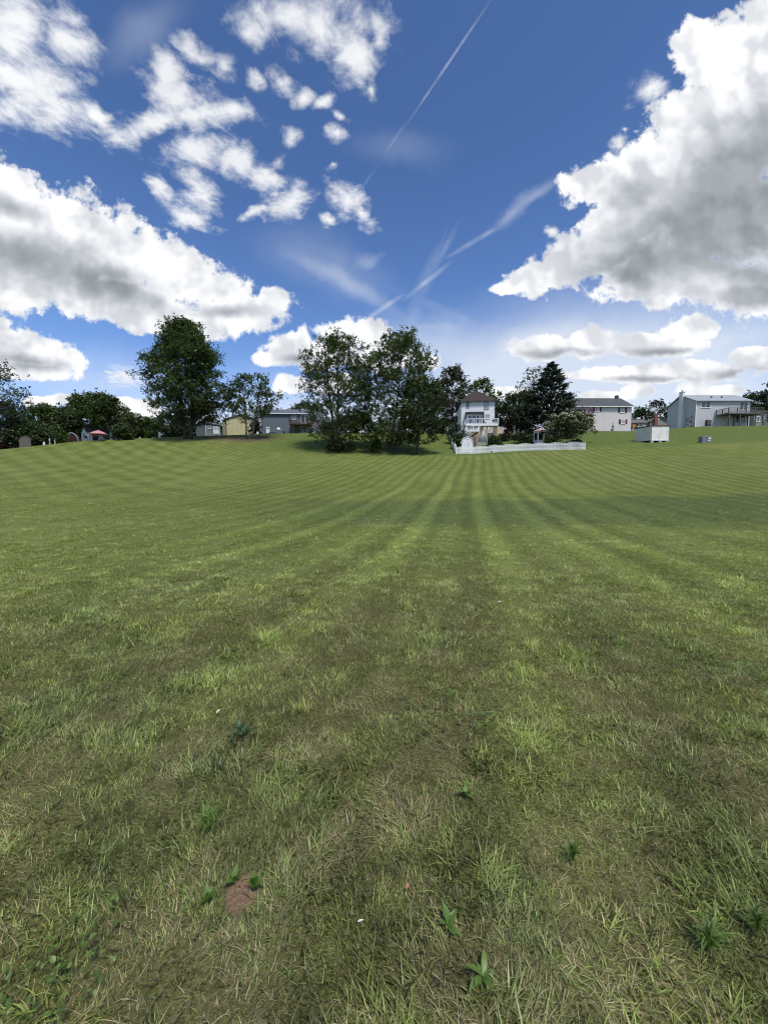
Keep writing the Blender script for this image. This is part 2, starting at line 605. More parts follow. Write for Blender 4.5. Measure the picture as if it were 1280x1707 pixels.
def np_mesh(name, verts, faces, nper, mat, parent=None, attr=None, smooth=False):
    """verts (n,3), faces flat index array with nper corners each (nper: int or array)"""
    me = bpy.data.meshes.new(name)
    me.vertices.add(len(verts))
    me.vertices.foreach_set('co', np.ascontiguousarray(verts, dtype=np.float32).ravel())
    faces = np.ascontiguousarray(faces, dtype=np.int32).ravel()
    if np.isscalar(nper):
        nf = len(faces) // nper
        totals = np.full(nf, nper, np.int32)
    else:
        totals = np.asarray(nper, np.int32); nf = len(totals)
    starts = np.zeros(nf, np.int32); starts[1:] = np.cumsum(totals)[:-1]
    me.loops.add(len(faces))
    me.loops.foreach_set('vertex_index', faces)
    me.polygons.add(nf)
    me.polygons.foreach_set('loop_start', starts)
    if smooth:
        me.polygons.foreach_set('use_smooth', np.ones(nf, bool))
    if attr is not None:
        a = me.attributes.new('tint', 'FLOAT_COLOR', 'POINT')
        a.data.foreach_set('color', np.ascontiguousarray(attr, dtype=np.float32).ravel())
    me.materials.append(mat)
    me.update(calc_edges=True)
    me.validate()
    o = bpy.data.objects.new(name, me)
    C.objects.link(o)
    if parent is not None: o.parent = parent
    return o


# ------------------------------------------------------------------ materials
def new_mat(name):
    m = bpy.data.materials.new(name)
    m.use_nodes = True
    m.node_tree.nodes.clear()
    n = N(m.node_tree)
    out = n.node('ShaderNodeOutputMaterial')
    return m, n, out


def plain(name, col, rough=0.7, var=0.18, scale=3.0, metal=0.0, bump=0.0, stretch=(1, 1, 1), spec=0.3, dirt=None, lines=None):
    m, n, out = new_mat(name)
    t = n.node('ShaderNodeTexCoord')
    vec = n.vm('MULTIPLY', t.outputs['Object'], stretch)
    a = n.noise(vec, scale, 6, 0.6)
    b = n.noise(vec, scale * 0.17, 3, 0.5)
    f = n.m('ADD', n.m('MULTIPLY', n.m('SUBTRACT', a, 0.5), 2 * var), n.m('MULTIPLY', n.m('SUBTRACT', b, 0.5), 1.4 * var))
    f = n.m('ADD', 1.0, f)
    c = n.vm('SCALE', n.comb(*col), scale=f)
    if dirt:
        dm = n.ss(n.noise(n.vm('MULTIPLY', t.outputs['Object'], (1.0, 1.0, 0.35)), 1.3, 6, 0.65), 0.5, 0.75)
        c = n.mix(n.m('MULTIPLY', dm, 0.55), c, dirt)
    bs = n.node('ShaderNodeBsdfPrincipled')
    n.link(c, bs.inputs['Base Color'])
    bs.inputs['Roughness'].default_value = rough
    bs.inputs['Metallic'].default_value = metal
    bs.inputs['Specular IOR Level'].default_value = spec
    h = None
    if lines:       # clapboard laps: a saw profile every `lines` metres up the wall
        zz = n.sep(t.outputs['Object'])[2]
        h = n.m('FRACT', n.m('DIVIDE', zz, lines))
    if bump:
        hn = n.m('MULTIPLY', a, bump)
        h = hn if h is None else n.m('ADD', h, hn)
    if h is not None:
        bp = n.node('ShaderNodeBump')
        bp.inputs['Strength'].default_value = 0.5
        bp.inputs['Distance'].default_value = 0.012
        n.link(h, bp.inputs['Height'])
        n.link(bp.outputs[0], bs.inputs['Normal'])
    n.link(bs.outputs[0], out.inputs['Surface'])
    return m


M = {
    'white_siding': plain('white_siding', (0.70, 0.71, 0.72), 0.6, 0.05, 2.0, dirt=(0.45, 0.47, 0.48), lines=0.13),
    'pink_siding': plain('pink_siding', (0.60, 0.55, 0.54), 0.6, 0.05, 2.0, dirt=(0.42, 0.38, 0.37), lines=0.13),
    'grey_siding': plain('grey_siding', (0.47, 0.475, 0.485), 0.6, 0.07, 2.0, dirt=(0.32, 0.33, 0.35), lines=0.13),
    'blue_siding': plain('blue_siding', (0.12, 0.145, 0.18), 0.65, 0.08, 2.0, lines=0.13),
    'pale_blue_siding': plain('pale_blue_siding', (0.22, 0.25, 0.30), 0.65, 0.08, 2.0, lines=0.13),
    'yellow_siding': plain('yellow_siding', (0.50, 0.45, 0.26), 0.6, 0.06, 1.5, dirt=(0.33, 0.30, 0.18)),
    'tan_siding': plain('tan_siding', (0.25, 0.22, 0.17), 0.7, 0.1, 1.5),
    'taupe_siding': plain('taupe_siding', (0.26, 0.25, 0.23), 0.7, 0.1, 1.5, lines=0.13),
    'grey_shed': plain('grey_shed', (0.17, 0.18, 0.20), 0.7, 0.12, 2.0),
    'brown_roof': plain('brown_roof', (0.046, 0.032, 0.028), 0.9, 0.3, 9.0, bump=0.6),
    'dark_roof': plain('dark_roof', (0.075, 0.078, 0.08), 0.9, 0.3, 8.0, bump=0.6),
    'slate_roof': plain('slate_roof', (0.10, 0.11, 0.13), 0.85, 0.2, 8.0, bump=0.6),
    'metal_roof': plain('metal_roof', (0.30, 0.32, 0.33), 0.45, 0.12, 3.0),
    'taupe_roof': plain('taupe_roof', (0.13, 0.125, 0.115), 0.9, 0.2, 6.0, bump=0.6),
    'white_paint': plain('white_paint', (0.72, 0.74, 0.76), 0.5, 0.05, 3.0),
    'fence_white': plain('fence_white', (0.78, 0.78, 0.77), 0.55, 0.10, 3.0, dirt=(0.42, 0.44, 0.43)),
    'grey_trim': plain('grey_trim', (0.30, 0.34, 0.38), 0.6, 0.08, 3.0),
    'dark_trim': plain('dark_trim', (0.035, 0.045, 0.055), 0.6, 0.15, 3.0),
    'maroon': plain('maroon', (0.14, 0.022, 0.035), 0.6, 0.12, 4.0),
    'brown_deck': plain('brown_deck', (0.085, 0.050, 0.042), 0.8, 0.25, 6.0),
    'weathered': plain('weathered', (0.115, 0.10, 0.092), 0.85, 0.3, 6.0, stretch=(1, 1, 0.2)),
    'treated_wood': plain('treated_wood', (0.40, 0.28, 0.13), 0.8, 0.2, 5.0, stretch=(1, 1, 0.15)),
    'red_wood': plain('red_wood', (0.16, 0.055, 0.035), 0.8, 0.25, 6.0),
    'concrete': plain('concrete', (0.33, 0.32, 0.30), 0.9, 0.18, 4.0, bump=0.5),
    'brick': plain('brick', (0.23, 0.075, 0.055), 0.9, 0.25, 9.0, bump=0.8),
    'stone': plain('stone', (0.55, 0.54, 0.52), 0.85, 0.25, 3.0, bump=0.8),
    'brown_stone': plain('brown_stone', (0.24, 0.19, 0.14), 0.85, 0.25, 3.0, bump=0.8),
    'iron': plain('iron', (0.03, 0.03, 0.032), 0.5, 0.1, 3.0, metal=0.3),
    'grey_metal': plain('grey_metal', (0.20, 0.20, 0.20), 0.5, 0.12, 4.0, metal=0.4),
    'dark_metal': plain('dark_metal', (0.06, 0.065, 0.07), 0.5, 0.12, 4.0, metal=0.4),
    'orange_paint': plain('orange_paint', (0.62, 0.20, 0.03), 0.45, 0.08, 4.0),
    'rubber': plain('rubber', (0.03, 0.03, 0.03), 0.8, 0.15, 5.0),
    'pink_cloth': plain('pink_cloth', (0.48, 0.22, 0.24), 0.8, 0.1, 2.0),
    'pink_roof': plain('pink_roof', (0.42, 0.28, 0.28), 0.8, 0.1, 4.0),
    'panel_white': plain('panel_white', (0.74, 0.71, 0.67), 0.6, 0.05, 1.5, dirt=(0.40, 0.36, 0.33)),
    'dull_red': plain('dull_red', (0.050, 0.022, 0.021), 0.8, 0.2, 4.0),
    'arch_grey': plain('arch_grey', (0.12, 0.098, 0.09), 0.8, 0.2, 4.0),
    'petal': plain('petal', (0.50, 0.50, 0.46), 0.6, 0.05, 30.0),
    'straw': plain('straw', (0.50, 0.42, 0.30), 0.7, 0.2, 30.0),
    'orange_leaf': plain('orange_leaf', (0.30, 0.13, 0.07), 0.7, 0.2, 30.0),
}


def glass_mat(name, col, rough=0.08):
    m, n, out = new_mat(name)
    t = n.node('ShaderNodeTexCoord')
    f = n.noise(t.outputs['Object'], 1.4, 2, 0.5)
    c = n.mix(n.ss(f, 0.3, 0.7), tuple(x * 0.6 for x in col), tuple(min(1, x * 1.6) for x in col))
    bs = n.node('ShaderNodeBsdfPrincipled')
    n.link(c, bs.inputs['Base Color'])
    bs.inputs['Roughness'].default_value = rough
    bs.inputs['Specular IOR Level'].default_value = 0.8
    n.link(bs.outputs[0], out.inputs['Surface'])
    return m


M['glass'] = glass_mat('glass', (0.035, 0.045, 0.055))
M['curtained'] = glass_mat('curtained_glass', (0.26, 0.28, 0.30), 0.2)


def bark_mat(name, col):
    return plain(name, col, 0.95, 0.35, 7.0, bump=1.5, stretch=(1, 1, 0.25))


M['bark'] = bark_mat('bark', (0.060, 0.052, 0.045))
M['pale_bark'] = bark_mat('pale_bark', (0.15, 0.14, 0.13))


def leaf_mat(name, dark, light, trans=0.35, hue=None):
    """leaf colour varies per clump and per leaf through the 'tint' attribute"""
    m, n, out = new_mat(name)
    a = n.node('ShaderNodeAttribute'); a.attribute_name = 'tint'
    r, g, b = n.sep(a.outputs['Color'])
    c = n.mix(r, dark, light)
    if hue: c = n.mix(n.m('MULTIPLY', b, 1.0), c, hue)
    c = n.vm('SCALE', c, scale=n.m('ADD', 0.6, n.m('MULTIPLY', g, 0.8)))
    df = n.node('ShaderNodeBsdfDiffuse'); n.link(c, df.inputs['Color'])
    tr = n.node('ShaderNodeBsdfTranslucent'); n.link(n.vm('MULTIPLY', c, (1.3, 1.5, 0.6)), tr.inputs['Color'])
    gl = n.node('ShaderNodeBsdfGlossy'); gl.inputs['Roughness'].default_value = 0.45
    gl.inputs['Color'].default_value = (0.5, 0.55, 0.5, 1)
    s1 = n.node('ShaderNodeMixShader'); s1.inputs[0].default_value = trans
    n.link(df.outputs[0], s1.inputs[1]); n.link(tr.outputs[0], s1.inputs[2])
    s2 = n.node('ShaderNodeMixShader'); s2.inputs[0].default_value = 0.05
    n.link(s1.outputs[0], s2.inputs[1]); n.link(gl.outputs[0], s2.inputs[2])
    n.link(s2.outputs[0], out.inputs['Surface'])
    return m


L = {
    'oak': leaf_mat('oak_leaf', (0.028, 0.046, 0.016), (0.070, 0.102, 0.030)),
    'maple': leaf_mat('maple_leaf', (0.034, 0.054, 0.017), (0.088, 0.122, 0.036)),
    'bright': leaf_mat('bright_leaf', (0.045, 0.075, 0.020), (0.110, 0.150, 0.040)),
    'brown': leaf_mat('brown_leaf', (0.034, 0.036, 0.020), (0.066, 0.064, 0.032)),
    'dark': leaf_mat('dark_leaf', (0.018, 0.030, 0.013), (0.044, 0.062, 0.023)),
    'conifer': leaf_mat('conifer_needle', (0.014, 0.026, 0.017), (0.034, 0.050, 0.028), 0.15),
    'grey': leaf_mat('grey_leaf', (0.050, 0.062, 0.050), (0.090, 0.105, 0.080)),
    'shrub': leaf_mat('shrub_leaf', (0.030, 0.050, 0.018), (0.070, 0.095, 0.035)),
    'blossom': leaf_mat('blossom_leaf', (0.030, 0.048, 0.018), (0.070, 0.09, 0.035), hue=(0.62, 0.58, 0.50)),
    'purple': leaf_mat('purple_leaf', (0.030, 0.012, 0.014), (0.060, 0.022, 0.022)),
    'weed': leaf_mat('weed_leaf', (0.085, 0.145, 0.030), (0.140, 0.220, 0.050)),
    'weed_grey': leaf_mat('weed_grey_leaf', (0.050, 0.085, 0.034), (0.085, 0.125, 0.050)),
}


# lawn colour: shared by the turf sheet and the blades
def lawn_group():
    g = bpy.data.node_groups.new('lawn_colour', 'ShaderNodeTree')
    g.interface.new_socket('Position', in_out='INPUT', socket_type='NodeSocketVector')
    g.interface.new_socket('Color', in_out='OUTPUT', socket_type='NodeSocketColor')
    g.interface.new_socket('Dry', in_out='OUTPUT', socket_type='NodeSocketFloat')
    gi = g.nodes.new('NodeGroupInput'); go = g.nodes.new('NodeGroupOutput')
    n = N(g)
    pos = gi.outputs[0]
    flat = n.vm('MULTIPLY', pos, (1, 1, 0))
    x, y, z = n.sep(pos)
    big = n.noise(flat, 0.07, 4, 0.5)
    mid = n.noise(flat, 0.45, 5, 0.6)
    sml = n.noise(flat, 2.6, 5, 0.65)
    c = n.mix(n.ss(mid, 0.35, 0.68), (0.118, 0.150, 0.032), (0.158, 0.188, 0.050))
    c = n.mix(n.m('MULTIPLY', n.ss(sml, 0.45, 0.72), 0.5), c, (0.132, 0.160, 0.056))
    c = n.mix(n.m('MULTIPLY', n.ss(big, 0.42, 0.66), 0.35), c, (0.190, 0.205, 0.064))
    # mowing stripes: passes about 0.8 m wide running away from the viewer
    s = n.m('SUBTRACT', x, n.m('MULTIPLY', y, 0.234))
    wob = n.m('MULTIPLY', n.m('SUBTRACT', n.noise(flat, 0.035, 1, 0.5), 0.5), 3.0)
    s = n.m('ADD', s, wob)
    wob0 = 0.0
    st = n.m('SINE', n.m('MULTIPLY', s, 2 * math.pi / 1.22))
    lane = n.noise(n.comb(n.m('MULTIPLY', s, 0.7), n.m('MULTIPLY', y, 0.03), 0.0), 1.0, 3, 0.7)
    st = n.ss(n.m('ADD', st, n.m('MULTIPLY', n.m('SUBTRACT', lane, 0.5), 4.5)), -0.9, 0.9)
    st2 = None      # paler wheel tracks
    sw = n.m('ADD', s, n.m('MULTIPLY', n.m('SUBTRACT', mid, 0.5), 0.25))
    for s0, a0 in ((-7.9, .7), (-5.7, .8), (-3.8, .8), (-2.2, 1.0), (0.42, 1.0), (2.4, .9), (3.8, .8), (5.9, .7), (8.2, .7)):
        v = n.m('MULTIPLY', n.ss(n.m('ABSOLUTE', n.m('SUBTRACT', sw, s0 - wob0)), 0.62, 0.12), a0)
        st2 = v if st2 is None else n.m('MAXIMUM', st2, v)
    u = n.m('DIVIDE', x, n.m('MAXIMUM', y, 1.0))
    bank = n.m('MULTIPLY', n.ss(y, 60.5, 63.5), n.ss(u, -0.42, -0.25))
    bank2 = n.m('MULTIPLY', n.ss(y, 56.5, 59.0), n.ss(u, 0.55, 0.75))
    bank = n.m('MAXIMUM', bank, bank2)
    sa = n.m('MULTIPLY', n.m('SUBTRACT', 1.0, bank), n.ss(u, -0.95, -0.35))
    amp = n.m('ADD', 0.16, n.m('MULTIPLY', n.ss(y, 14.0, 40.0), 0.08))
    amp = n.m('MULTIPLY', amp, n.m('ADD', 0.5, mid))
    sm = n.m('MULTIPLY', n.m('SUBTRACT', st, 0.5), n.m('MULTIPLY', sa, amp))
    sm = n.m('ADD', sm, n.m('MULTIPLY', n.m('SUBTRACT', st2, 0.30), n.m('MULTIPLY', sa, n.m('SUBTRACT', 0.34, n.m('MULTIPLY', n.ss(y, 20.0, 44.0), 0.26)))))
    # crossing passes on the left hand slope
    s3 = n.m('ADD', n.m('MULTIPLY', x, 0.64), n.m('MULTIPLY', y, 0.77))
    st3 = n.ss(n.m('SINE', n.m('MULTIPLY', n.m('ADD', s3, wob), 2 * math.pi / 2.6)), -0.5, 0.5)
    s4 = n.m('SUBTRACT', n.m('MULTIPLY', x, 0.9), n.m('MULTIPLY', y, -0.15))
    st4 = n.ss(n.m('SINE', n.m('MULTIPLY', n.m('ADD', s4, wob), 2 * math.pi / 3.1)), -0.5, 0.5)
    la = n.m('MULTIPLY', n.ss(u, -0.25, -0.6), n.ss(y, 16.0, 30.0))
    sm = n.m('ADD', sm, n.m('MULTIPLY', n.m('SUBTRACT', st3, 0.5), n.m('MULTIPLY', la, 0.17)))
    sm = n.m('ADD', sm, n.m('MULTIPLY', n.m('SUBTRACT', st4, 0.5), n.m('MULTIPLY', la, 0.13)))
    # rough darker grass on the bank above the mown field
    c = n.mix(n.m('MULTIPLY', bank, 0.75), c, (0.095, 0.130, 0.032))
    # cloud shadow band across the field, painted into the grass colour
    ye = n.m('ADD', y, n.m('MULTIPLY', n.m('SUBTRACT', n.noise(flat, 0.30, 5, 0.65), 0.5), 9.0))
    cloud_shade = n.m('MULTIPLY', n.m('MULTIPLY', n.ss(ye, 12.5, 15.5), n.ss(ye, 25.0, 22.8)), n.ss(u, -0.45, 0.0))
    c = n.mix(n.m('MULTIPLY', cloud_shade, n.m('ADD', 0.25, n.m('MULTIPLY', mid, 0.6))), c, (0.062, 0.090, 0.034))
    c = n.vm('SCALE', c, scale=n.m('ADD', 1.0, sm))
    # bare, leaf-strewn earth under the two left trees
    pc = on_ground(400, 73.0)
    dd = n.vm('LENGTH', n.vm('MULTIPLY', n.vm('SUBTRACT', flat, (pc.x, pc.y, 0)), (0.105, 0.24, 0)))
    dd = n.m('ADD', dd, n.m('MULTIPLY', n.m('SUBTRACT', mid, 0.5), 1.1))
    earth = n.ss(dd, 1.05, 0.45)
    c = n.mix(n.m('MULTIPLY', earth, 0.85), c, n.mix(n.ss(sml, 0.4, 0.6), (0.075, 0.052, 0.035), (0.17, 0.13, 0.085)))
    # dry patches
    dryn = n.noise(flat, 0.95, 5, 0.62, dist=0.4)
    dry = n.ss(dryn, 0.50, 0.68)
    dry = n.m('MULTIPLY', dry, n.ss(y, 16.0, 5.0))
    n.link(c, go.inputs['Color'])
    n.link(dry, go.inputs['Dry'])
    return g


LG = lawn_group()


def turf_mat():
    m, n, out = new_mat('turf')
    geo = n.node('ShaderNodeNewGeometry')
    pos = geo.outputs['Position']
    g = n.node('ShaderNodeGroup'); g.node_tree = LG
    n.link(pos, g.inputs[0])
    x, y, z = n.sep(pos)
    flat = n.vm('MULTIPLY', pos, (1, 1, 0))
    f1 = n.noise(flat, 9.0, 5, 0.7)
    f2 = n.noise(flat, 55.0, 3, 0.7)
    # thatch and soil between the blades close by; closed turf farther off
    soil = n.mix(n.ss(f2, 0.35, 0.65), (0.040, 0.030, 0.018), (0.17, 0.125, 0.075))
    f3 = n.noise(flat, 3.2, 6, 0.75)
    bk = n.m('MULTIPLY', n.ss(y, 52.0, 64.0), n.m('SUBTRACT', n.noise(flat, 1.3, 6, 0.75, dist=0.3), 0.5))
    green = n.vm('SCALE', g.outputs[0], scale=n.m('ADD', n.m('ADD', 0.36, n.m('MULTIPLY', bk, 0.9)), n.m('ADD', n.m('MULTIPLY', f1, 0.55), n.m('MULTIPLY', f3, 0.5))))
    c = n.mix(n.ss(n.vm('LENGTH', flat), 3.5, 11.0), n.mix(0.5, soil, green), green)
    # bare earth spot in the foreground
    pc = at(405, 1490, 1); s_ = ray(405, 1490); k = CAM_H / -s_.z
    ex, ey = s_.x * k, k
    d0 = n.vm('LENGTH', n.vm('MULTIPLY', n.vm('SUBTRACT', flat, (ex, ey, 0)), (16.0, 13.0, 0)))
    d0 = n.m('ADD', d0, n.m('MULTIPLY', n.m('SUBTRACT', f1, 0.5), 1.2))
    c = n.mix(n.ss(d0, 1.2, 0.7), c, n.mix(f2, (0.13, 0.080, 0.052), (0.27, 0.175, 0.115)))
    bs = n.node('ShaderNodeBsdfPrincipled')
    n.link(c, bs.inputs['Base Color'])
    bs.inputs['Roughness'].default_value = 0.95
    bs.inputs['Specular IOR Level'].default_value = 0.1
    bp = n.node('ShaderNodeBump'); bp.inputs['Strength'].default_value = 0.8; bp.inputs['Distance'].default_value = 0.05
    n.link(n.m('ADD', f1, n.m('MULTIPLY', f2, 0.5)), bp.inputs['Height'])
    n.link(bp.outputs[0], bs.inputs['Normal'])
    n.link(bs.outputs[0], out.inputs['Surface'])
    return m


def blade_mat():
    m, n, out = new_mat('grass_blade')
    geo = n.node('ShaderNodeNewGeometry')
    a = n.node('ShaderNodeAttribute'); a.attribute_name = 'tint'
    r, gg, b = n.sep(a.outputs['Color'])
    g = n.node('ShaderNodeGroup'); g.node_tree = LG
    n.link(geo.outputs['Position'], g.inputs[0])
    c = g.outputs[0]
    c = n.mix(n.m('MULTIPLY', b, 0.35), c, (0.085, 0.135, 0.055))            # bluish blades
    c = n.mix(n.m('MULTIPLY', n.ss(b, 0.6, 1.0), 0.0), c, c)
    c = n.mix(gg, c, (0.27, 0.215, 0.14))                                   # dry straw
    c = n.vm('SCALE', c, scale=n.m('ADD', 0.46, n.m('MULTIPLY', r, 2.2)))
    df = n.node('ShaderNodeBsdfDiffuse'); n.link(c, df.inputs['Color'])
    tr = n.node('ShaderNodeBsdfTranslucent'); n.link(n.vm('MULTIPLY', c, (1.1, 1.2, 0.7)), tr.inputs['Color'])
    gl = n.node('ShaderNodeBsdfGlossy'); gl.inputs['Roughness'].default_value = 0.4
    gl.inputs['Color'].default_value = (0.6, 0.62, 0.6, 1)
    s1 = n.node('ShaderNodeMixShader'); s1.inputs[0].default_value = 0.33
    n.link(df.outputs[0], s1.inputs[1]); n.link(tr.outputs[0], s1.inputs[2])
    s2 = n.node('ShaderNodeMixShader'); s2.inputs[0].default_value = 0.02
    n.link(s1.outputs[0], s2.inputs[1]); n.link(gl.outputs[0], s2.inputs[2])
    n.link(s2.outputs[0], out.inputs['Surface'])
    return m


M['turf'] = turf_mat()
M['blade'] = blade_mat()

# ------------------------------------------------------------------ ground sheet
def grid_axis(lo, hi, fine_lo, fine_hi, step, grow=1.12):
    a = list(np.arange(fine_lo, fine_hi + 1e-6, step))
    s = step; v = fine_hi
    while v < hi:
        s *= grow; v += s; a.append(min(v, hi))
    s = step; v = fine_lo
    while v > lo:
        s *= grow; v -= s; a.insert(0, max(v, lo))
    return np.array(a)


gx = grid_axis(-1500, 1500, -90, 100, 1.2)
gy = grid_axis(-600, 2000, -2, 105, 1.0)
XX, YY = np.meshgrid(gx, gy)
ZZ = zg(XX, YY)
nx, ny = len(gx), len(gy)
V = np.stack([XX.ravel(), YY.ravel(), ZZ.ravel()], 1)
ii = np.arange(nx * ny).reshape(ny, nx)
F = np.stack([ii[:-1, :-1], ii[:-1, 1:], ii[1:, 1:], ii[1:, :-1]], -1).reshape(-1, 4)
ground = np_mesh('ground', V, F, 4, M['turf'], smooth=True)
tag(ground, 'wide mown grass field rising to a bank at its far edge', kind='structure')


# ------------------------------------------------------------------ grass
def make_blades(pos, ang, H, Rr, W, droop, tint, segs):
    """pos (n,2) roots; returns mesh arrays for curved tapering blades"""
    n = len(pos)
    z0 = zg(pos[:, 0], pos[:, 1])
    ca, sa = np.cos(ang), np.sin(ang)
    vs = []
    for i in range(segs + 1):
        t = i / segs
        r = Rr * t ** 1.35
        z = H * (t - droop * t * t)
        cx = pos[:, 0] + ca * r; cy = pos[:, 1] + sa * r; cz = z0 + z - 0.004
        if i < segs:
            wd = W * 0.5 * (1 - 0.75 * t ** 2)
            vs.append(np.stack([cx - sa * wd, cy + ca * wd, cz], 1))
            vs.append(np.stack([cx + sa * wd, cy - ca * wd, cz], 1))
        else:
            vs.append(np.stack([cx, cy, cz], 1))
    nv = 2 * segs + 1
    V = np.stack(vs, 1).reshape(-1, 3)
    base = (np.arange(n) * nv)[:, None]
    fl = []; tot = []
    for i in range(segs - 1):
        fl.append(base + np.array([[2 * i, 2 * i + 1, 2 * i + 3, 2 * i + 2]]))
    tri = base + np.array([[2 * segs - 2, 2 * segs - 1, 2 * segs]])
    faces = np.concatenate(fl + [tri], 1).ravel()
    per = np.tile(np.array([4] * (segs - 1) + [3]), n)
    A = np.repeat(tint, nv, axis=0)
    return V, faces, per, A


def wedge_points(y0, y1, dens):
    """random roots in the part of the field between two depths, a little wider than the view"""
    mg = 1.3 if y0 < 6 else 4.0
    A = (1.12 * (y0 + y1) + 2 * mg) * (y1 - y0)
    n = int(A * dens)
    # sample y with density proportional to width
    y = rng.uniform(y0, y1, n * 2); wdt = 1.12 * y + mg
    keep = rng.uniform(0, 1.12 * y1 + mg, n * 2) < wdt
    y = y[keep][:n]; wdt = wdt[keep][:n]
    x = rng.uniform(-1, 1, len(y)) * wdt
    return np.stack([x, y], 1)


def sstep(x, a, b):
    t = np.clip((x - a) / (b - a), 0, 1)
    return t * t * (3 - 2 * t)


_s = ray(405, 1490); _k = CAM_H / -_s.z
SOIL = (_s.x * _k, _k)


def grass_zone(y0, y1, dens, segs, wmul, hmul, name, patch=None):
    if patch is None:
        p = wedge_points(y0, y1, dens)
    else:       # a square metre of lawn, to be laid beyond the densely planted part
        n = int(dens * 1.12)
        p = rng.uniform(-0.53, 0.53, (n, 2)) + np.array(patch)
    x, y = p[:, 0], p[:, 1]
    n1 = fbm(x * 2.7, y * 2.7, 21, 4)          # patchiness
    n2 = fbm(x * 3.5 + 9, y * 3.5, 31, 3)
    n3 = fbm(x * 0.45, y * 0.45, 51, 3)
    dist = np.hypot(x, y)
    dryness = sstep(n1 + 0.20 * (n3 - 0.5) + 0.07 * sstep(y, 2.4, 1.0), 0.45, 0.63) * np.clip(1.25 - dist / 7.0, 0.10, 1)
    dryness = np.clip(dryness * 0.9 + 0.10, 0, 1)
    lush = sstep(n2, 0.52, 0.72)
    # thinner where dry, nothing on the bare soil
    d_soil = np.hypot((x - SOIL[0]) * 16.0, (y - SOIL[1]) * 13.0) + (n2 - 0.5) * 1.5
    keep = (rng.random(len(x)) > 0.25 * dryness) & ((d_soil > 0.85 + rng.random(len(x)) * 0.6) | (rng.random(len(x)) < 0.10))
    p, x, y, dryness, lush, dist, n1, n2 = (a[keep] for a in (p, x, y, dryness, lush, dist, n1, n2))
    n = len(x)
    is_dry = rng.random(n) < dryness * 0.62
    lay = rng.random(n)
    swirl = fbm(x * 2.3, y * 2.3, 77, 2) * 4 * math.pi
    ang = np.where(rng.random(n) < 0.45, swirl + rng.normal(0, 0.7, n), rng.uniform(0, 6.283, n))
    n5 = fbm(x * 9.0, y * 9.0, 61, 3); n6 = fbm(x * 24.0, y * 24.0, 62, 2)
    ln = rng.gamma(5, 1 / 5.0, n) * 0.053 * (0.7 + 0.6 * lush) * (0.72 + 0.5 * n5)
    ln = np.clip(ln, 0.02, 0.15)
    lean = np.where(is_dry, rng.uniform(0.75, 1.3, n), rng.uniform(0.40, 1.22, n))
    H = ln * np.cos(np.clip(lean, 0, 1.42)) * hmul
    H = np.where(is_dry, H * 0.7 + 0.004 + rng.random(n) * 0.014, H + 0.006)
    Rr = ln * np.sin(np.clip(lean, 0, 1.5))
    W = np.where(is_dry, rng.uniform(0.0012, 0.0026, n), rng.uniform(0.0022, 0.0048, n) * (1 + 0.35 * lush)) * wmul
    droop = rng.uniform(0.1, 0.62, n)
    tint = np.zeros((n, 4)); tint[:, 3] = 1
    tint[:, 0] = np.clip(rng.normal(0.42, 0.28, n) + 0.10 * (lush - 0.3) + 0.9 * (n5 - 0.5) + 0.6 * (n6 - 0.5), 0, 1.1)
    tint[:, 0] += 0.17 * sstep(dist, 3.0, 7.0) - 0.07 * sstep(y, 2.6, 1.2)
    tint[:, 1] = np.where(is_dry, rng.uniform(0.65, 1.0, n), rng.random(n) ** 3 * 0.45)
    hn = fbm(x * 1.9 + 40, y * 1.9, 91, 3)
    tint[:, 2] = np.clip(sstep(hn, 0.45, 0.68) + rng.normal(0, 0.18, n), 0, 1)
    V, f, per, A = make_blades(p, ang, H, Rr, W, droop, tint, segs)
    o = np_mesh(name, V, f, per, M['blade'], attr=A)
    return o, len(per)


ZONES = [(0.0, 1.6, 17000, 2, 1.0, 1.0), (1.6, 2.6, 12500, 2, 1.1, 1.0), (2.6, 4.0, 7600, 2, 1.35, 1.0), (4.0, 6.5, 3900, 2, 1.8, 1.0),
         (6.5, 11.0, 1700, 1, 3.0, 0.95), (11.0, 19.0, 560, 1, 5.0, 0.9), (19.0, 34.0, 150, 1, 9.0, 0.9)]
lawn = bpy.data.objects.new('grass', None); C.objects.link(lawn)
tag(lawn, 'short mown grass with dry straw-coloured patches', kind='stuff')
for z_ in ZONES:
    o, nf = grass_zone(*z_, 'grass_patch')
    o.parent = lawn; o['kind'] = 'stuff'
    print('grass', z_, nf)
tiles = []
for c_ in ((-3.0, 1.5), (3.5, 2.5)):
    o, nf = grass_zone(0, 0, 4600, 2, 1.6, 1.0, 'grass_patch', patch=c_)
    co = np.empty(len(o.data.vertices) * 3, np.float32); o.data.vertices.foreach_get('co', co)
    co = co.reshape(-1, 3) - np.array([c_[0], c_[1], gz(*c_)], np.float32)
    o.data.vertices.foreach_set('co', co.ravel()); o.data.update()
    tiles.append(o)
first = set()
rt = random.Random(8)
for iy in range(-4, 7):
    for ix in range(-13, 14):
        cx, cy = ix + 0.5, iy + 0.5
        inner = 1.12 * max(cy - 0.5, 0.0) + 1.3 if cy > 0.45 else 0.0
        if abs(cx) + 0.5 < inner or abs(cx) > 1.12 * max(cy, 0) + 5.2: continue
        k = rt.randrange(2)
        o = tiles[k] if k not in first else tiles[k].copy()
        if k in first: C.objects.link(o)
        first.add(k)
        o.parent = lawn; o['kind'] = 'stuff'
        o.location = (cx, cy, gz(cx, cy)); o.rotation_euler = (0, 0, rt.randrange(4) * math.pi / 2)


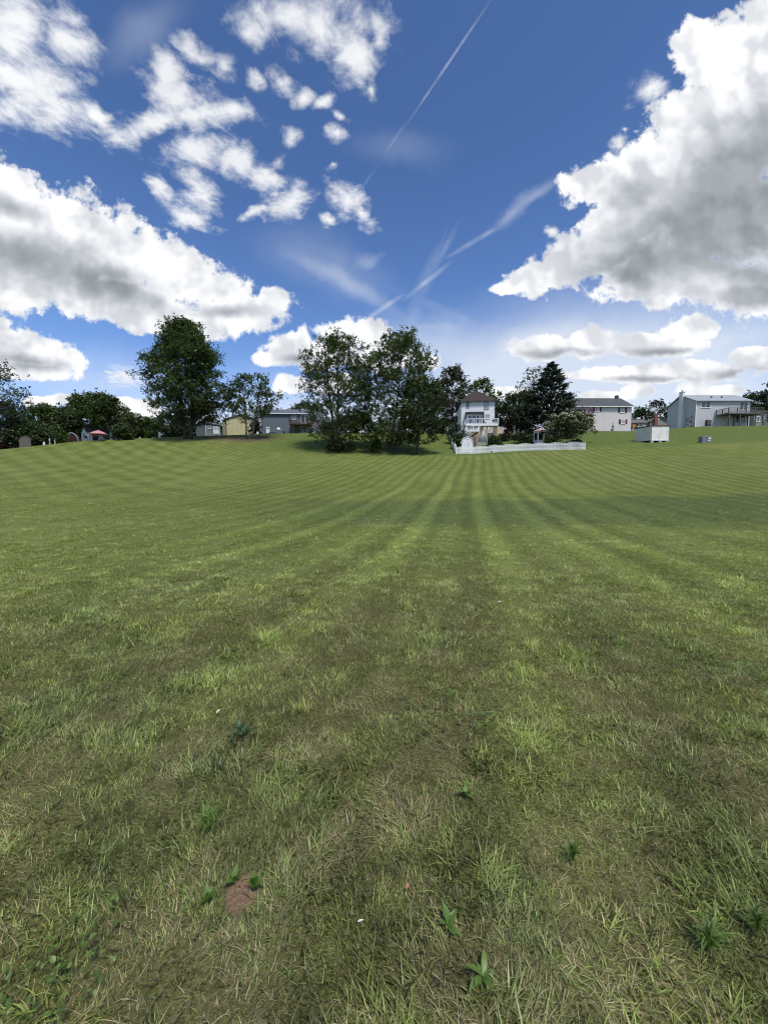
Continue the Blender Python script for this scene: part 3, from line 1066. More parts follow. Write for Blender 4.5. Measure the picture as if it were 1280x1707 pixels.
# ------------------------------------------------------------------ trees
def leaf_quads(cent, size, up_bias, tint):
    """one crossed leaf spray (a quad) per centre"""
    n = len(cent)
    nrm = rng.normal(0, 1, (n, 3)); nrm[:, 2] = np.abs(nrm[:, 2]) + up_bias
    nrm /= np.linalg.norm(nrm, axis=1)[:, None]
    a = np.cross(nrm, rng.normal(0, 1, (n, 3))); a /= np.linalg.norm(a, axis=1)[:, None]
    b = np.cross(nrm, a)
    s = size[:, None]
    asp = rng.uniform(0.45, 0.8, n)[:, None]
    V = np.stack([cent - a * s, cent - b * s * asp * 0.9 + nrm * s * 0.15, cent + a * s, cent + b * s * asp], 1).reshape(-1, 3)
    F = np.arange(n * 4)
    return V, F, np.repeat(tint, 4, axis=0)


def crown_profile(kind, t):
    """relative half width of the crown at relative height t (0 bottom, 1 top)"""
    if kind == 'round':
        return math.sqrt(max(0.0, 1 - (2 * t - 0.92) ** 2 / 1.18))
    if kind == 'oval':
        return max(0.0, math.sin(math.pi * (0.10 + 0.86 * t))) ** 0.62
    if kind == 'oak':       # broad low, egg-shaped towards the top
        return (0.72 + 1.1 * t) if t < 0.25 else max(0.0, 1 - ((t - 0.25) / 0.77) ** 2.1) ** 0.62
    if kind == 'cone':
        return 1.0 * (1 - t) ** 0.72 + 0.01 if t > 0.10 else 0.85
    if kind == 'vase':
        return 0.35 + 0.65 * math.sin(math.pi * min(1, 0.08 + t * 0.82)) if t < 0.93 else 0.45
    if kind == 'flat':
        return math.sqrt(max(0.0, 1 - (t - 0.25) ** 2 / 0.6)) if t > 0.25 else 0.8 + 0.8 * t
    return 1.0


def tree(name, label, cat, loc, height, half_w, kind='round', leaf='maple', crown_base=0.2, clumps=120, per=70, leaf_size=0.19,
         clump_r=0.95, trunk_r=None, stems=((0, 0),), bark='bark', group=None, lean=(0, 0), seed=0, hollow=0.35, bare=0.0, trunk_sides=8,
         flowers=0.0, skew=0.0, limbs=True):
    global rng
    old = rng; rng = np.random.default_rng(seed + 100)
    rr = random.Random(seed + 5)
    root = thing(name, label, cat, loc, 0, group)
    trunk_r = trunk_r or height * 0.017
    per = int(per * 1.5); leaf_size *= 0.98; clump_r *= 1.08; half_w *= 1.08
    cb = height * crown_base; ch = height - cb
    # stems
    tm = MB()
    axis = []
    for si, (sx, sy) in enumerate(stems):
        pts = []; rad = []
        for i in range(7):
            t = i / 6
            bend = math.sin(t * 3 + si) * 0.02 * height
            pts.append((sx * 0.25 * (1 - t) + sx * t * 1.0 + bend * 0.6 + lean[0] * t, sy * 0.25 + sy * t * 0.75 + lean[1] * t, -0.25 + t * height * 0.80))
            rad.append(trunk_r * (1.25 if i == 0 else 1.0) * (1 - 0.82 * t) / (1 if len(stems) == 1 else 1.3))
        tm.tube(pts, rad, trunk_sides)
        axis.append(pts)
    tm.build('trunk', M[bark], root, smooth=True)
    # clump centres inside the crown envelope
    cs = []
    while len(cs) < clumps:
        t = rr.random() ** 0.85
        r = crown_profile(kind, t) * half_w
        ru = math.sqrt(rr.uniform(hollow ** 2, 1.0))
        a = rr.uniform(0, 2 * math.pi)
        wob = 1 + 0.16 * math.sin(3 * a + seed) * math.sin(5 * t + seed) + rr.uniform(-0.12, 0.10)
        x = math.cos(a) * r * ru * wob + lean[0] * (0.3 + t * 0.7) + skew * half_w * (0.5 - t)
        y = math.sin(a) * r * ru * wob * 0.9 + lean[1] * t
        z = cb + t * ch * rr.uniform(0.96, 1.0) - clump_r * 0.25 * (1 if t > 0.5 else -0.6)
        cs.append((x, y, z, t, ru))
    cen = []; siz = []; tin = []
    lm = MB()
    for ci, (x, y, z, t, ru) in enumerate(cs):
        k = int(per * rr.uniform(0.55, 1.3) * (1.0 if rr.random() > bare else 0.35))
        cr = clump_r * rr.uniform(0.6, 1.2) * (1 - 0.68 * t if kind == 'cone' else 1 - 0.12 * t)
        q = rng.normal(0, 1, (k, 3)) * np.array([0.50, 0.50, 0.34]) * cr
        if kind == 'cone':      # sprays reach outwards and turn up at the tip
            a = math.atan2(y, x)
            o_ = np.abs(rng.normal(0, 1, k)) * cr * 0.75
            q = rng.normal(0, 0.22, (k, 3)) * cr
            q[:, 0] += math.cos(a) * o_; q[:, 1] += math.sin(a) * o_; q[:, 2] += o_ * 0.30
        # leaves hang in sub-sprays, which leaves small holes between them
        sub = rng.normal(0, 1, (max(2, k // 9), 3)) * np.array([0.55, 0.55, 0.40]) * cr
        if kind != 'cone':
            pick = rng.integers(0, len(sub), k)
            q = sub[pick] + rng.normal(0, 0.17, (k, 3)) * cr
        cen.append(q + np.array([x, y, z]))
        siz.append(rng.uniform(0.65, 1.25, k) * leaf_size)
        tt = np.zeros((k, 4)); tt[:, 3] = 1
        tt[:, 0] = np.clip(rr.uniform(0.1, 0.9) + rng.normal(0, 0.15, k), 0, 1)
        tt[:, 1] = rng.uniform(0, 1, k)
        if flowers > 0:
            top = (q[:, 2] > 0.0) & (rng.random(k) < flowers * (0.4 + t))
            tt[:, 2] = np.where(top & (ru > 0.55), rng.uniform(0.6, 1.0, k), 0)
        tin.append(tt)
        if limbs and ci % 2 == 0:
            ax = axis[min(range(len(axis)), key=lambda s: abs(axis[s][-1][0] - x))]
            zz = max(cb * 0.75, z - abs(ru * half_w) * rr.uniform(0.45, 0.9))
            zz = min(zz, height * 0.76)
            ft = (zz + 0.25) / (height * 0.80) * 6
            i0 = max(0, min(5, int(ft))); fr = min(1, max(0, ft - i0))
            p0 = Vector(ax[i0]).lerp(Vector(ax[i0 + 1]), fr)
            p3 = Vector((x, y, z))
            mid_ = p0.lerp(p3, 0.5) + Vector((0, 0, -0.06 * (p3 - p0).length))
            r0 = trunk_r * 0.30 * (1 - 0.5 * t)
            lm.tube([p0, mid_, p3], [r0, r0 * 0.6, r0 * 0.22], 5, cap=False)
    if lm.v:
        lm.build('limb', M[bark], root, smooth=True, kind='stuff')
    cen = np.concatenate(cen); siz = np.concatenate(siz); tin = np.concatenate(tin)
    V, F, A = leaf_quads(cen, siz, 0.35, tin)
    np_mesh('crown', V, F, 4, L[leaf], parent=root, attr=A)
    rng = old
    return root


def tree_px(name, label, cat, px, Y, top, half_px, **kw):
    """tree standing on the ground below photo column px, crown top at photo row `top`"""
    g = on_ground(px, Y)
    zt = at(px, top, Y).z
    return tree(name, label, cat, g, zt - g.z, half_px / 640 * Y, **kw)


T = tree_px
# the big trees on the bank
T('oak_tree', 'tallest dark green tree on the left bank, dense egg-shaped crown over a grey shed', 'tree', 317, 71, 533, 63, kind='oak', leaf='oak',
  crown_base=0.15, clumps=500, per=90, clump_r=1.15, leaf_size=0.17, trunk_r=0.42, stems=((-2.6, 0.6), (0.9, 0)), seed=1, hollow=0.15, skew=0.12)
T('forked_tree', 'small forked tree with two pale stems in front of the yellow shed', 'tree', 417, 73, 622, 44, kind='vase', leaf='maple',
  crown_base=0.30, clumps=110, per=80, clump_r=0.95, leaf_size=0.16, trunk_r=0.26, stems=((-2.2, 0), (0.9, 0.3)), bark='pale_bark', lean=(1.4, 0), seed=2, hollow=0.3, bare=.2)
T('tall_loose_tree', 'tall loose-leaved tree, left one of the central pair, its left limbs showing sky', 'tree', 561, 64, 554, 64, kind='oval', leaf='oak',
  crown_base=0.08, clumps=340, per=70, clump_r=1.0, leaf_size=0.15, trunk_r=0.3, stems=((0, 0), (-1.8, 0.5)), seed=3, hollow=0.15, bare=0.3, lean=(0.3, 0))
T('walnut_tree', 'tall feathery bright-green tree, right one of the central pair, dark straight trunk', 'tree', 648, 63.5, 551, 64, kind='oval', leaf='maple',
  crown_base=0.07, clumps=380, per=74, clump_r=1.0, leaf_size=0.16, trunk_r=0.26, stems=((0, 0), (1.9, 0.4)), seed=4, hollow=0.2, bare=0.3, lean=(2.0, 0))
T('slender_tree', 'slender pale-stemmed tree standing between the two tall central trees', 'tree', 604, 65.5, 600, 24, kind='oval', leaf='maple',
  crown_base=0.25, clumps=60, per=60, clump_r=0.8, leaf_size=0.15, trunk_r=0.13, stems=((-0.4, 0), (0.5, 0)), bark='pale_bark', seed=5)
T('low_branched_tree', 'small low-branched tree left of the picket fence with drooping lower limbs', 'tree', 694, 62.5, 628, 42, kind='round', leaf='dark',
  crown_base=0.15, clumps=120, per=75, clump_r=0.85, leaf_size=0.15, trunk_r=0.16, stems=((0, 0),), seed=6, lean=(0.6, 0.4))
T('sapling', 'bright leafy sapling at the foot of the central trees', 'shrub', 618, 62.8, 702, 14, kind='oval', leaf='bright',
  crown_base=0.1, clumps=26, per=50, clump_r=0.55, leaf_size=0.13, trunk_r=0.05, seed=7)
T('young_maple', 'low bright-green young tree between the straight trunk and the low-branched tree', 'tree', 690, 61.8, 678, 22, kind='round', leaf='bright',
  crown_base=0.45, clumps=34, per=55, clump_r=0.6, leaf_size=0.14, trunk_r=0.07, seed=8)
# trees beside and behind the white house
T('brownish_tree', 'brown-green tree standing behind the left end of the white house', 'tree', 752, 90, 613, 32, kind='oval', leaf='brown',
  crown_base=0.15, clumps=130, per=75, clump_r=1.2, leaf_size=0.20, trunk_r=0.25, seed=9, hollow=0.15)
T('background_tree', 'green tree filling the gap behind the brownish tree and the low-branched tree', 'tree', 722, 94, 636, 26, kind='round', leaf='maple',
  crown_base=0.1, clumps=90, per=75, clump_r=1.2, leaf_size=0.20, seed=10, hollow=0.15)
T('background_tree', 'green tree whose crown shows over the brown hip roof', 'tree', 798, 102, 632, 28, kind='round', leaf='maple',
  crown_base=0.2, clumps=80, per=75, clump_r=1.3, leaf_size=0.22, seed=11)
T('background_tree', 'low tree showing between the brown hip roof and the spreading dark tree', 'tree', 822, 104, 650, 18, kind='round', leaf='maple',
  crown_base=0.2, clumps=50, per=60, clump_r=1.2, leaf_size=0.22, seed=12, bare=.3)
T('spreading_tree', 'dark spreading tree just right of the white house, trunk in deep shade', 'tree', 860, 79, 654, 40, kind='round', leaf='dark',
  crown_base=0.22, clumps=150, per=80, clump_r=1.0, leaf_size=0.17, trunk_r=0.22, seed=13, hollow=0.2, stems=((-0.4, 0), (1.2, 0)))
T('thin_grey_tree', 'thin grey-leaved tree rising behind the left side of the dark conifer', 'tree', 884, 93, 612, 24, kind='oval', leaf='grey',
  crown_base=0.3, clumps=80, per=48, clump_r=1.1, leaf_size=0.16, seed=14, bare=0.4)
T('conifer', 'dark pointed conifer behind the gazebo, right of the white house', 'tree', 913, 76, 601, 47, kind='cone', leaf='conifer',
  crown_base=0.03, clumps=520, per=70, clump_r=0.95, leaf_size=0.15, trunk_r=0.25, seed=15, hollow=0.25)
T('crape_myrtle', 'rounded flowering tree dotted with cream blossom at the right end of the fence', 'tree', 946, 65.5, 686, 39, kind='flat', leaf='blossom',
  crown_base=0.25, clumps=130, per=80, clump_r=0.62, leaf_size=0.13, trunk_r=0.11, stems=((-0.5, 0), (0.4, 0.1), (1.1, 0)), seed=16, hollow=0.35, flowers=0.42)
# left edge
T('airy_tree', 'airy tree at the left edge of the field, sky showing through its crown', 'tree', 8, 66, 600, 44, kind='oval', leaf='grey',
  crown_base=0.32, clumps=110, per=50, clump_r=1.0, leaf_size=0.15, trunk_r=0.2, seed=17, bare=0.45, lean=(-1.0, 0))
T('lower_tree', 'dark lower tree beneath the airy tree at the left edge', 'tree', 6, 69, 668, 42, kind='round', leaf='oak',
  crown_base=0.12, clumps=110, per=80, clump_r=1.0, leaf_size=0.18, trunk_r=0.18, seed=18, hollow=0.2)
T('umbrella_shaped_tree', 'dark broad domed tree over the small white house and the pink parasol', 'tree', 183, 73, 657, 42, kind='flat', leaf='oak',
  crown_base=0.28, clumps=170, per=85, clump_r=1.0, leaf_size=0.17, trunk_r=0.24, seed=19, hollow=0.15, lean=(-1.2, 0), skew=0)
T('domed_tree', 'dark tree joined to the left side of the broad domed tree', 'tree', 138, 82, 658, 30, kind='round', leaf='oak',
  crown_base=0.12, clumps=130, per=80, clump_r=1.2, leaf_size=0.2, seed=20, hollow=0.15)
T('background_tree', 'green tree behind the small headstone-shaped panel near the left edge', 'tree', 72, 80, 672, 32, kind='round', leaf='maple',
  crown_base=0.08, clumps=130, per=80, clump_r=1.1, leaf_size=0.2, seed=21, hollow=0.15)
T('background_tree', 'green tree left of the domed tree, above the arched shed', 'tree', 105, 84, 680, 24, kind='round', leaf='oak',
  crown_base=0.08, clumps=100, per=80, clump_r=1.1, leaf_size=0.2, seed=22, hollow=0.15)
T('background_tree', 'small dark-green tree behind the arched shed and beneath the domed tree', 'tree', 122, 80, 693, 22, kind='round', leaf='dark',
  crown_base=0.04, clumps=70, per=80, clump_r=0.9, leaf_size=0.2, seed=23, hollow=0.15)
T('background_tree', 'green tree between the domed tree and the tall oak', 'tree', 222, 86, 690, 26, kind='round', leaf='maple',
  crown_base=0.06, clumps=80, per=80, clump_r=0.9, leaf_size=0.18, seed=24, hollow=0.15)
T('background_tree', 'grey-green tree seen over the roof of the slate-blue house', 'tree', 512, 112, 668, 34, kind='round', leaf='shrub',
  crown_base=0.2, clumps=80, per=80, clump_r=1.4, leaf_size=0.24, seed=25, hollow=0.2)
T('background_tree', 'dark tree glimpsed between the two tall central trees, behind them', 'tree', 592, 84, 688, 30, kind='round', leaf='dark',
  crown_base=0.06, clumps=80, per=80, clump_r=1.1, leaf_size=0.2, seed=26, hollow=0.15)
T('background_tree', 'dark tree behind the tall oak, beside the grey shed', 'tree', 282, 94, 690, 32, kind='round', leaf='dark',
  crown_base=0.06, clumps=80, per=70, clump_r=1.1, leaf_size=0.2, seed=27, hollow=0.15)
T('dark_hedge_tree', 'dark upright evergreen between the yellow shed and the slate-blue house', 'tree', 428, 90, 704, 8, kind='oval', leaf='conifer',
  crown_base=0.02, clumps=50, per=60, clump_r=0.6, leaf_size=0.16, seed=28, hollow=0.1)
T('background_tree', 'dark tree behind the grey shed and the pale yellow garage', 'tree', 352, 106, 696, 30, kind='round', leaf='oak',
  crown_base=0.03, clumps=80, per=70, clump_r=1.2, leaf_size=0.22, seed=61, hollow=0.15)
T('background_tree', 'low dark tree to the left of the grey shed, seen beneath the tall oak', 'tree', 312, 98, 700, 24, kind='round', leaf='dark',
  crown_base=0.03, clumps=70, per=70, clump_r=1.2, leaf_size=0.22, seed=62, hollow=0.15)
for px_, Y_, tp, hp, lb in (
        (556, 118, 703, 24, 'hazy green tree low behind the left trunk of the central pair'),
        (604, 122, 698, 26, 'green tree low behind the slender pale-stemmed tree'),
        (642, 116, 700, 22, 'green tree low behind the dark straight trunk'),
        (676, 120, 703, 22, 'green tree low behind the low white house in the centre'),
        (712, 112, 690, 22, 'dark tree behind the trunk of the low-branched tree'),
        (742, 110, 696, 22, 'dark tree low behind the upper end of the side fence'),
        (262, 110, 703, 26, 'dark tree low behind the pale bush left of the tall oak'),
        (300, 116, 700, 22, 'dark tree low behind the two trunks of the tall oak'),
        (168, 96, 700, 26, 'dark tree behind the white cottage roof'),
        (40, 88, 692, 28, 'dark tree behind the arched panel at the left edge'),
        (405, 116, 703, 20, 'dark tree behind the roof of the pale yellow garage')):
    T('background_tree', lb, 'tree', px_, Y_, tp, hp, kind='round', leaf='dark' if 'dark tree' in lb else 'oak', crown_base=0.0, clumps=60, per=60,
      clump_r=1.3, leaf_size=0.26, seed=200 + px_, hollow=0.1, limbs=False)
# right side
T('cedar_tree', 'wispy cedar behind the low brick-chimney house', 'tree', 1090, 118, 668, 20, kind='vase', leaf='conifer',
  crown_base=0.2, clumps=60, per=60, clump_r=1.3, leaf_size=0.22, seed=29, bare=0.3)
T('background_tree', 'dark tree between the pink house and the wispy cedar', 'tree', 1064, 116, 680, 20, kind='round', leaf='dark',
  crown_base=0.1, clumps=70, per=70, clump_r=1.3, leaf_size=0.24, seed=30, hollow=0.2)
T('background_tree', 'dark tree between the low brick-chimney house and the grey house', 'tree', 1110, 120, 686, 18, kind='round', leaf='dark',
  crown_base=0.1, clumps=50, per=70, clump_r=1.2, leaf_size=0.24, seed=31, hollow=0.2)
T('background_tree', 'green tree behind the deck of the grey house', 'tree', 1248, 104, 655, 28, kind='round', leaf='oak',
  crown_base=0.1, clumps=100, per=75, clump_r=1.2, leaf_size=0.22, seed=32, hollow=0.2)
T('pine_tree', 'dark layered pine at the right edge of the picture', 'tree', 1284, 98, 634, 26, kind='oval', leaf='conifer',
  crown_base=0.15, clumps=110, per=70, clump_r=1.2, leaf_size=0.2, seed=33, bare=0.2)


def shrub(label, px, Y, top, half_px, leaf='shrub', seed=0, clumps=40, per=70, name='shrub', kind='flat', cr=0.45, ls=0.11, **kw):
    return T(name, label, 'shrub', px, Y, top, half_px, kind=kind, leaf=leaf, crown_base=0.02, clumps=clumps, per=per, clump_r=cr, leaf_size=ls,
             trunk_r=0.05, seed=seed, hollow=0.1, limbs=False, **kw)


shrub('pale green bush left of the tall oak, nearest to the small post', 250, 77, 697, 20, 'bright', 41, 60, 70, cr=0.7, ls=0.15)
shrub('pale green bush right of the domed tree, beside a white post', 222, 76, 699, 18, 'shrub', 42, 60, 70, cr=0.7, ls=0.15)
shrub('bushy thicket under the broad domed tree', 207, 69, 705, 14, 'shrub', 43, 60, 80, cr=0.6, ls=0.14)
shrub('green thicket right of the headstone-shaped panel', 64, 68, 706, 22, 'shrub', 44, 70, 80, cr=0.8, ls=0.15)
shrub('low green thicket between the slim white post and the arched shed', 97, 72, 712, 16, 'maple', 45, 60, 70, cr=0.7, ls=0.15)
shrub('dark undergrowth at the foot of the airy tree', 22, 66, 715, 20, 'dark', 46, 60, 70, cr=0.8, ls=0.15)
shrub('purple-leaved bush at the far left edge', 2, 64, 738, 14, 'purple', 47, 40, 60, cr=0.5, ls=0.13)
shrub('rambling bush inside the left corner of the picket fence', 766, 68.5, 722, 12, 'shrub', 48, 50, 70)
shrub('tall loose bush beside the left wall of the white house', 757, 74, 705, 10, 'grey', 49, 60, 60, cr=0.6, kind='oval')
shrub('rounded green bush below the deck, right of the wooden posts', 823, 66.5, 725, 11, 'shrub', 50, 44, 80)
shrub('clipped dark ball shrub just left of the gazebo', 881, 66.5, 725, 6.5, 'dark', 51, 40, 70, cr=0.35)
shrub('rounded dark bush right of the gazebo behind the fence', 917, 64.5, 725, 13, 'shrub', 52, 50, 80)
shrub('low dark clipped bush below the flowering tree at the fence end', 958, 63.5, 732, 9, 'dark', 53, 40, 70, cr=0.35)
shrub('small bare-twigged grey bush beside the deck stairs', 769, 72, 716, 7, 'grey', 54, 24, 40)
shrub('sprawling brushy growth at the foot of the left central tree', 570, 63.6, 731, 26, 'dark', 55, 70, 50, cr=0.5)
shrub('small tuft of leaves beside the stem of the sapling', 628, 63.2, 733, 10, 'maple', 56, 24, 50)
shrub('low shrub under the trees right of the slate-blue house', 545, 82, 709, 14, 'shrub', 57, 40, 60, cr=0.5)
shrub('dark purple bush in the shade right of the white house', 846, 76, 700, 10, 'purple', 58, 40, 60, cr=0.5)
shrub('low dark bush in the shade under the spreading tree', 866, 72, 722, 14, 'dark', 59, 40, 60, cr=0.5)


# ------------------------------------------------------------------ buildings
class Frame:
    """local frame of a building: x along its front, y away from the viewer, z up"""
    def __init__(self, px, py, Y, rz=0.0):
        self.o = at(px, py, Y); self.rz = rz
        self.xd = Vector((math.cos(rz), math.sin(rz), 0)); self.yd = Vector((-math.sin(rz), math.cos(rz), 0))

    def loc(self, px, py, ly=0.0):
        d = ray(px, py); c = Vector((0, 0, CAM_H))
        p0 = self.o + self.yd * ly
        t = (p0 - c).dot(self.yd) / d.dot(self.yd)
        p = c + d * t - self.o
        return p.dot(self.xd), p.z

    def side(self, px, py, lx=0.0):
        """where the ray meets the side wall at local x = lx: (ly, z)"""
        d = ray(px, py); c = Vector((0, 0, CAM_H))
        p0 = self.o + self.xd * lx
        t = (p0 - c).dot(self.xd) / d.dot(self.xd)
        p = c + d * t - self.o
        return p.dot(self.yd), p.z


def window(parent, x0, x1, z0, z1, y=0.0, frame='white_paint', glass='glass', mull=0, rail=True, fw=0.09, name='window'):
    fr = MB()
    fr.box(x0, x1, y - 0.06, y, z1 - fw, z1).box(x0, x1, y - 0.06, y, z0, z0 + fw)
    fr.box(x0, x0 + fw, y - 0.06, y, z0 + fw, z1 - fw).box(x1 - fw, x1, y - 0.06, y, z0 + fw, z1 - fw)
    for k in range(mull):
        xm = x0 + (x1 - x0) * (k + 1) / (mull + 1)
        fr.box(xm - fw / 2, xm + fw / 2, y - 0.055, y, z0 + fw, z1 - fw)
    o = fr.build(name, M[frame], parent)
    if rail:
        zm = (z0 + z1) / 2
        MB().box(x0 + fw, x1 - fw, y - 0.045, y - 0.022, zm - 0.03, zm + 0.03).build('rail', M[frame], o)
    MB().box(x0 - 0.05, x1 + 0.05, y - 0.11, y, z0 - 0.06, z0 - 0.002).build('sill', M[frame], o)
    MB().box(x0 + fw, x1 - fw, y - 0.02, y - 0.004, z0 + fw, z1 - fw).build('pane', M[glass], o)
    return o


def window_px(fr, parent, xa, ya, xb, yb, **kw):
    x0, z1 = fr.loc(xa, ya); x1, z0 = fr.loc(xb, yb)
    return window(parent, x0, x1, z0, z1, **kw)


def shutter(parent, x0, x1, z0, z1):
    b = MB().box(x0, x1, -0.05, -0.002, z0, z1)
    for k in range(6):
        zz = z0 + (z1 - z0) * (k + 0.5) / 6
        b.box(x0 + 0.04, x1 - 0.04, -0.066, -0.05, zz - 0.03, zz + 0.03)
    return b.build('shutter', M['maroon'], parent)


def gable_roof(parent, x0, x1, y0, y1, ze, zr, mat, over=0.35, th=0.16, name='roof', trim='white_paint', axis='x'):
    """ridge along x (axis='x') or along y"""
    if axis == 'x':
        a0, a1, b0, b1 = x0, x1, y0, y1
    else:
        a0, a1, b0, b1 = y0, y1, x0, x1
    bm_ = (b0 + b1) / 2
    sl = (zr - ze) / (bm_ - b0)
    zo = ze - sl * over
    pts = [(b0 - over, zo), (bm_, zr), (b1 + over, zo), (b1 + over, zo + th), (bm_, zr + th), (b0 - over, zo + th)]
    r = MB()
    r.prism([(p[0], p[1]) for p in pts], 'x' if axis == 'x' else 'y', a0 - over, a1 + over)
    ro = r.build(name, M[mat], parent)
    return ro, zo


def gutter(parent, x0, x1, y, z, mat='white_paint', name='gutter'):
    return MB().box(x0, x1, y - 0.12, y - 0.003, z - 0.06, z + 0.10).build(name, M[mat], parent)


def gable_wall_body(x0, x1, y0, y1, z0, ze, zr, axis='x'):
    b = MB()
    if axis == 'x':
        ym = (y0 + y1) / 2
        b.prism([(y0, z0), (y1, z0), (y1, ze), (ym, zr), (y0, ze)], 'x', x0, x1)
    else:
        xm = (x0 + x1) / 2
        b.prism([(x0, z0), (x1, z0), (x1, ze), (xm, zr), (x0, ze)], 'y', y0, y1)
    return b


def railing(parent, pts, h, mat, post=0.10, bal=0.035, step=0.16, rail_w=0.07, post_h=None, bottom=0.10, max_post=2.0, bal_mat=None):
    """posts, rails and balusters along a polyline of local points (deck level)"""
    rl = MB(); bl = MB()
    pm = MB().box(-post / 2, post / 2, -post / 2, post / 2, 0, h + 0.06)
    posts = []
    for (a, b) in zip(pts[:-1], pts[1:]):
        a = Vector(a); b = Vector(b); d = (b - a); ln = d.length
        up = Vector((0, 0, 1))
        rl.bar(a + up * h, b + up * h, rail_w, rail_w); rl.bar(a + up * bottom, b + up * bottom, rail_w * 0.8, rail_w * 0.8)
        k = max(1, int(ln / step))
        for i in range(1, k):
            p = a + d * (i / k)
            bl.bar(p + up * bottom, p + up * (h - rail_w / 2), bal, bal)
        kp = max(1, math.ceil(ln / max_post))
        for i in range(kp):
            posts.append(a + d * (i / kp))
    posts.append(Vector(pts[-1]))
    r = rl.build('railing', M[mat], parent)
    bl.build('balusters', M[bal_mat or mat], r, kind='stuff')
    src = pm.build('post', M[mat], parent); src.location = posts[0]
    for p in posts[1:]:
        inst(src, parent, p)
    return r


# ---- white three-storey house with the deck
fr = Frame(767.5, 739, 78, R(-6.3))
W1, zE = fr.loc(825, 668.5)
_, zE0 = fr.loc(768, 668.8)
zE = (zE + zE0) / 2
D1 = 8.6
hw = thing('house', 'white three-storey house with brown hip roof and raised back deck', 'house', fr.o, fr.rz)
MB().box(0, W1, 0, D1, -1.5, zE).build('wall', M['white_siding'], hw)
_, zR = fr.loc(794, 651, 4.0)
rf = MB(); ov = 0.38
e = zE - 0.02
A, B, C_, D_ = (-ov, -ov, e), (W1 + ov, -ov, e), (W1 + ov, D1 + ov, e), (-ov, D1 + ov, e)
r1, r2 = (W1 / 2, 3.6, zR), (W1 / 2, D1 - 3.6, zR)
rf.poly([A, B, r1]); rf.poly([B, C_, r2, r1]); rf.poly([C_, D_, r2]); rf.poly([D_, A, r1, r2]); rf.poly([D_, C_, B, A])
ro = rf.build('roof', M['brown_roof'], hw)
MB().box(W1 / 2 - 0.35, W1 / 2 - 0.05, 3.3, 3.6, zR - 0.35, zR + 0.1).build('vent', M['dark_metal'], ro)
MB().box(-ov, W1 + ov, -ov - 0.10, -ov - 0.002, e - 0.14, e + 0.06).build('gutter', M['dark_trim'], hw)
MB().box(-ov - 0.10, -ov - 0.002, -ov, D1 + ov, e - 0.14, e + 0.06).build('gutter', M['dark_trim'], hw)
MB().box(-0.02, 0.10, -0.10, -0.003, 0.5, e - 0.2).build('downpipe', M['grey_trim'], hw)
window_px(fr, hw, 777, 670.2, 782, 679, frame='grey_trim', fw=0.10)
window_px(fr, hw, 806.5, 669.8, 815, 681.3, frame='grey_trim', fw=0.14, glass='curtained')
window_px(fr, hw, 809, 690.8, 816.4, 697.6, frame='grey_trim', fw=0.08, glass='curtained', rail=False)
# bay: dark canopy over the glazed doors
x0, zt_ = fr.loc(775.5, 688); x1, zb_ = fr.loc(805.5, 706)
zdk = fr.loc(800, 707.5, -2.6)[1]            # deck level
cn = MB().box(x0, x1, -0.95, -0.005, zt_ - 0.22, zt_)
canopy = cn.build('canopy', M['dark_trim'], hw)
MB().box(x0, x0 + 0.16, -0.90, -0.012, zdk, zt_ - 0.222).build('side_panel', M['dark_trim'], canopy)
MB().box(x1 - 0.16, x1, -0.90, -0.012, zdk, zt_ - 0.222).build('side_panel', M['dark_trim'], canopy)
xa, za = fr.loc(780, 691.5); xb, _ = fr.loc(799.5, 706)
dr = window(hw, xa, xb, zdk + 0.02, za, y=-0.004, frame='white_paint', mull=2, rail=False, fw=0.14, name='glazed_door')
# basement door and window under the deck
xa, za = fr.loc(813.5, 722.5); xb, zb = fr.loc(820, 736.5)
dd = MB().box(xa, xb, -0.05, -0.004, zb, za).build('door', M['taupe_siding'], hw)
MB().box(xa - 0.09, xa - 0.002, -0.07, -0.004, zb, za + 0.09).box(xb + 0.002, xb + 0.09, -0.07, -0.004, zb, za + 0.09).box(xa - 0.001, xb + 0.001, -0.07, -0.004, za + 0.002, za + 0.09).build('door_frame', M['dark_trim'], dd)
MB().box(xa + 0.10, xa + 0.16, -0.11, -0.052, zb + 0.95, zb + 1.1).build('handle', M['grey_metal'], dd)

# the deck (belongs to the house)
DK = -3.0
xl, _ = fr.loc(776, 707, DK); xr, _ = fr.loc(830.5, 707, DK)
zdk = fr.loc(800, 706.5, DK)[1]
deck = MB().box(xl, xr, DK, -0.96, zdk - 0.06, zdk).build('deck', M['white_paint'], hw)
MB().box(xl, xr, DK - 0.05, DK - 0.002, zdk - 0.38, zdk - 0.002).build('fascia', M['white_paint'], deck)
jm = MB()
for k in range(9):
    xx = xl + 0.15 + (xr - xl - 0.3) * k / 8
    jm.box(xx - 0.03, xx + 0.03, DK + 0.05, -0.1, zdk - 0.30, zdk - 0.065)
jm.build('joists', M['treated_wood'], deck)
MB().box(xl, xr, DK + 0.25, DK + 0.39, zdk - 0.58, zdk - 0.302).build('beam', M['treated_wood'], deck)
railing(hw, [(xl, DK, zdk), (xr, DK, zdk), (xr, -0.2, zdk)], 0.98, 'white_paint', post=0.13, bal=0.03, step=0.30, rail_w=0.10)
railing(hw, [(xl, -1.0, zdk), (xl, DK, zdk)], 0.98, 'white_paint', post=0.13, bal=0.03, step=0.30, rail_w=0.10)


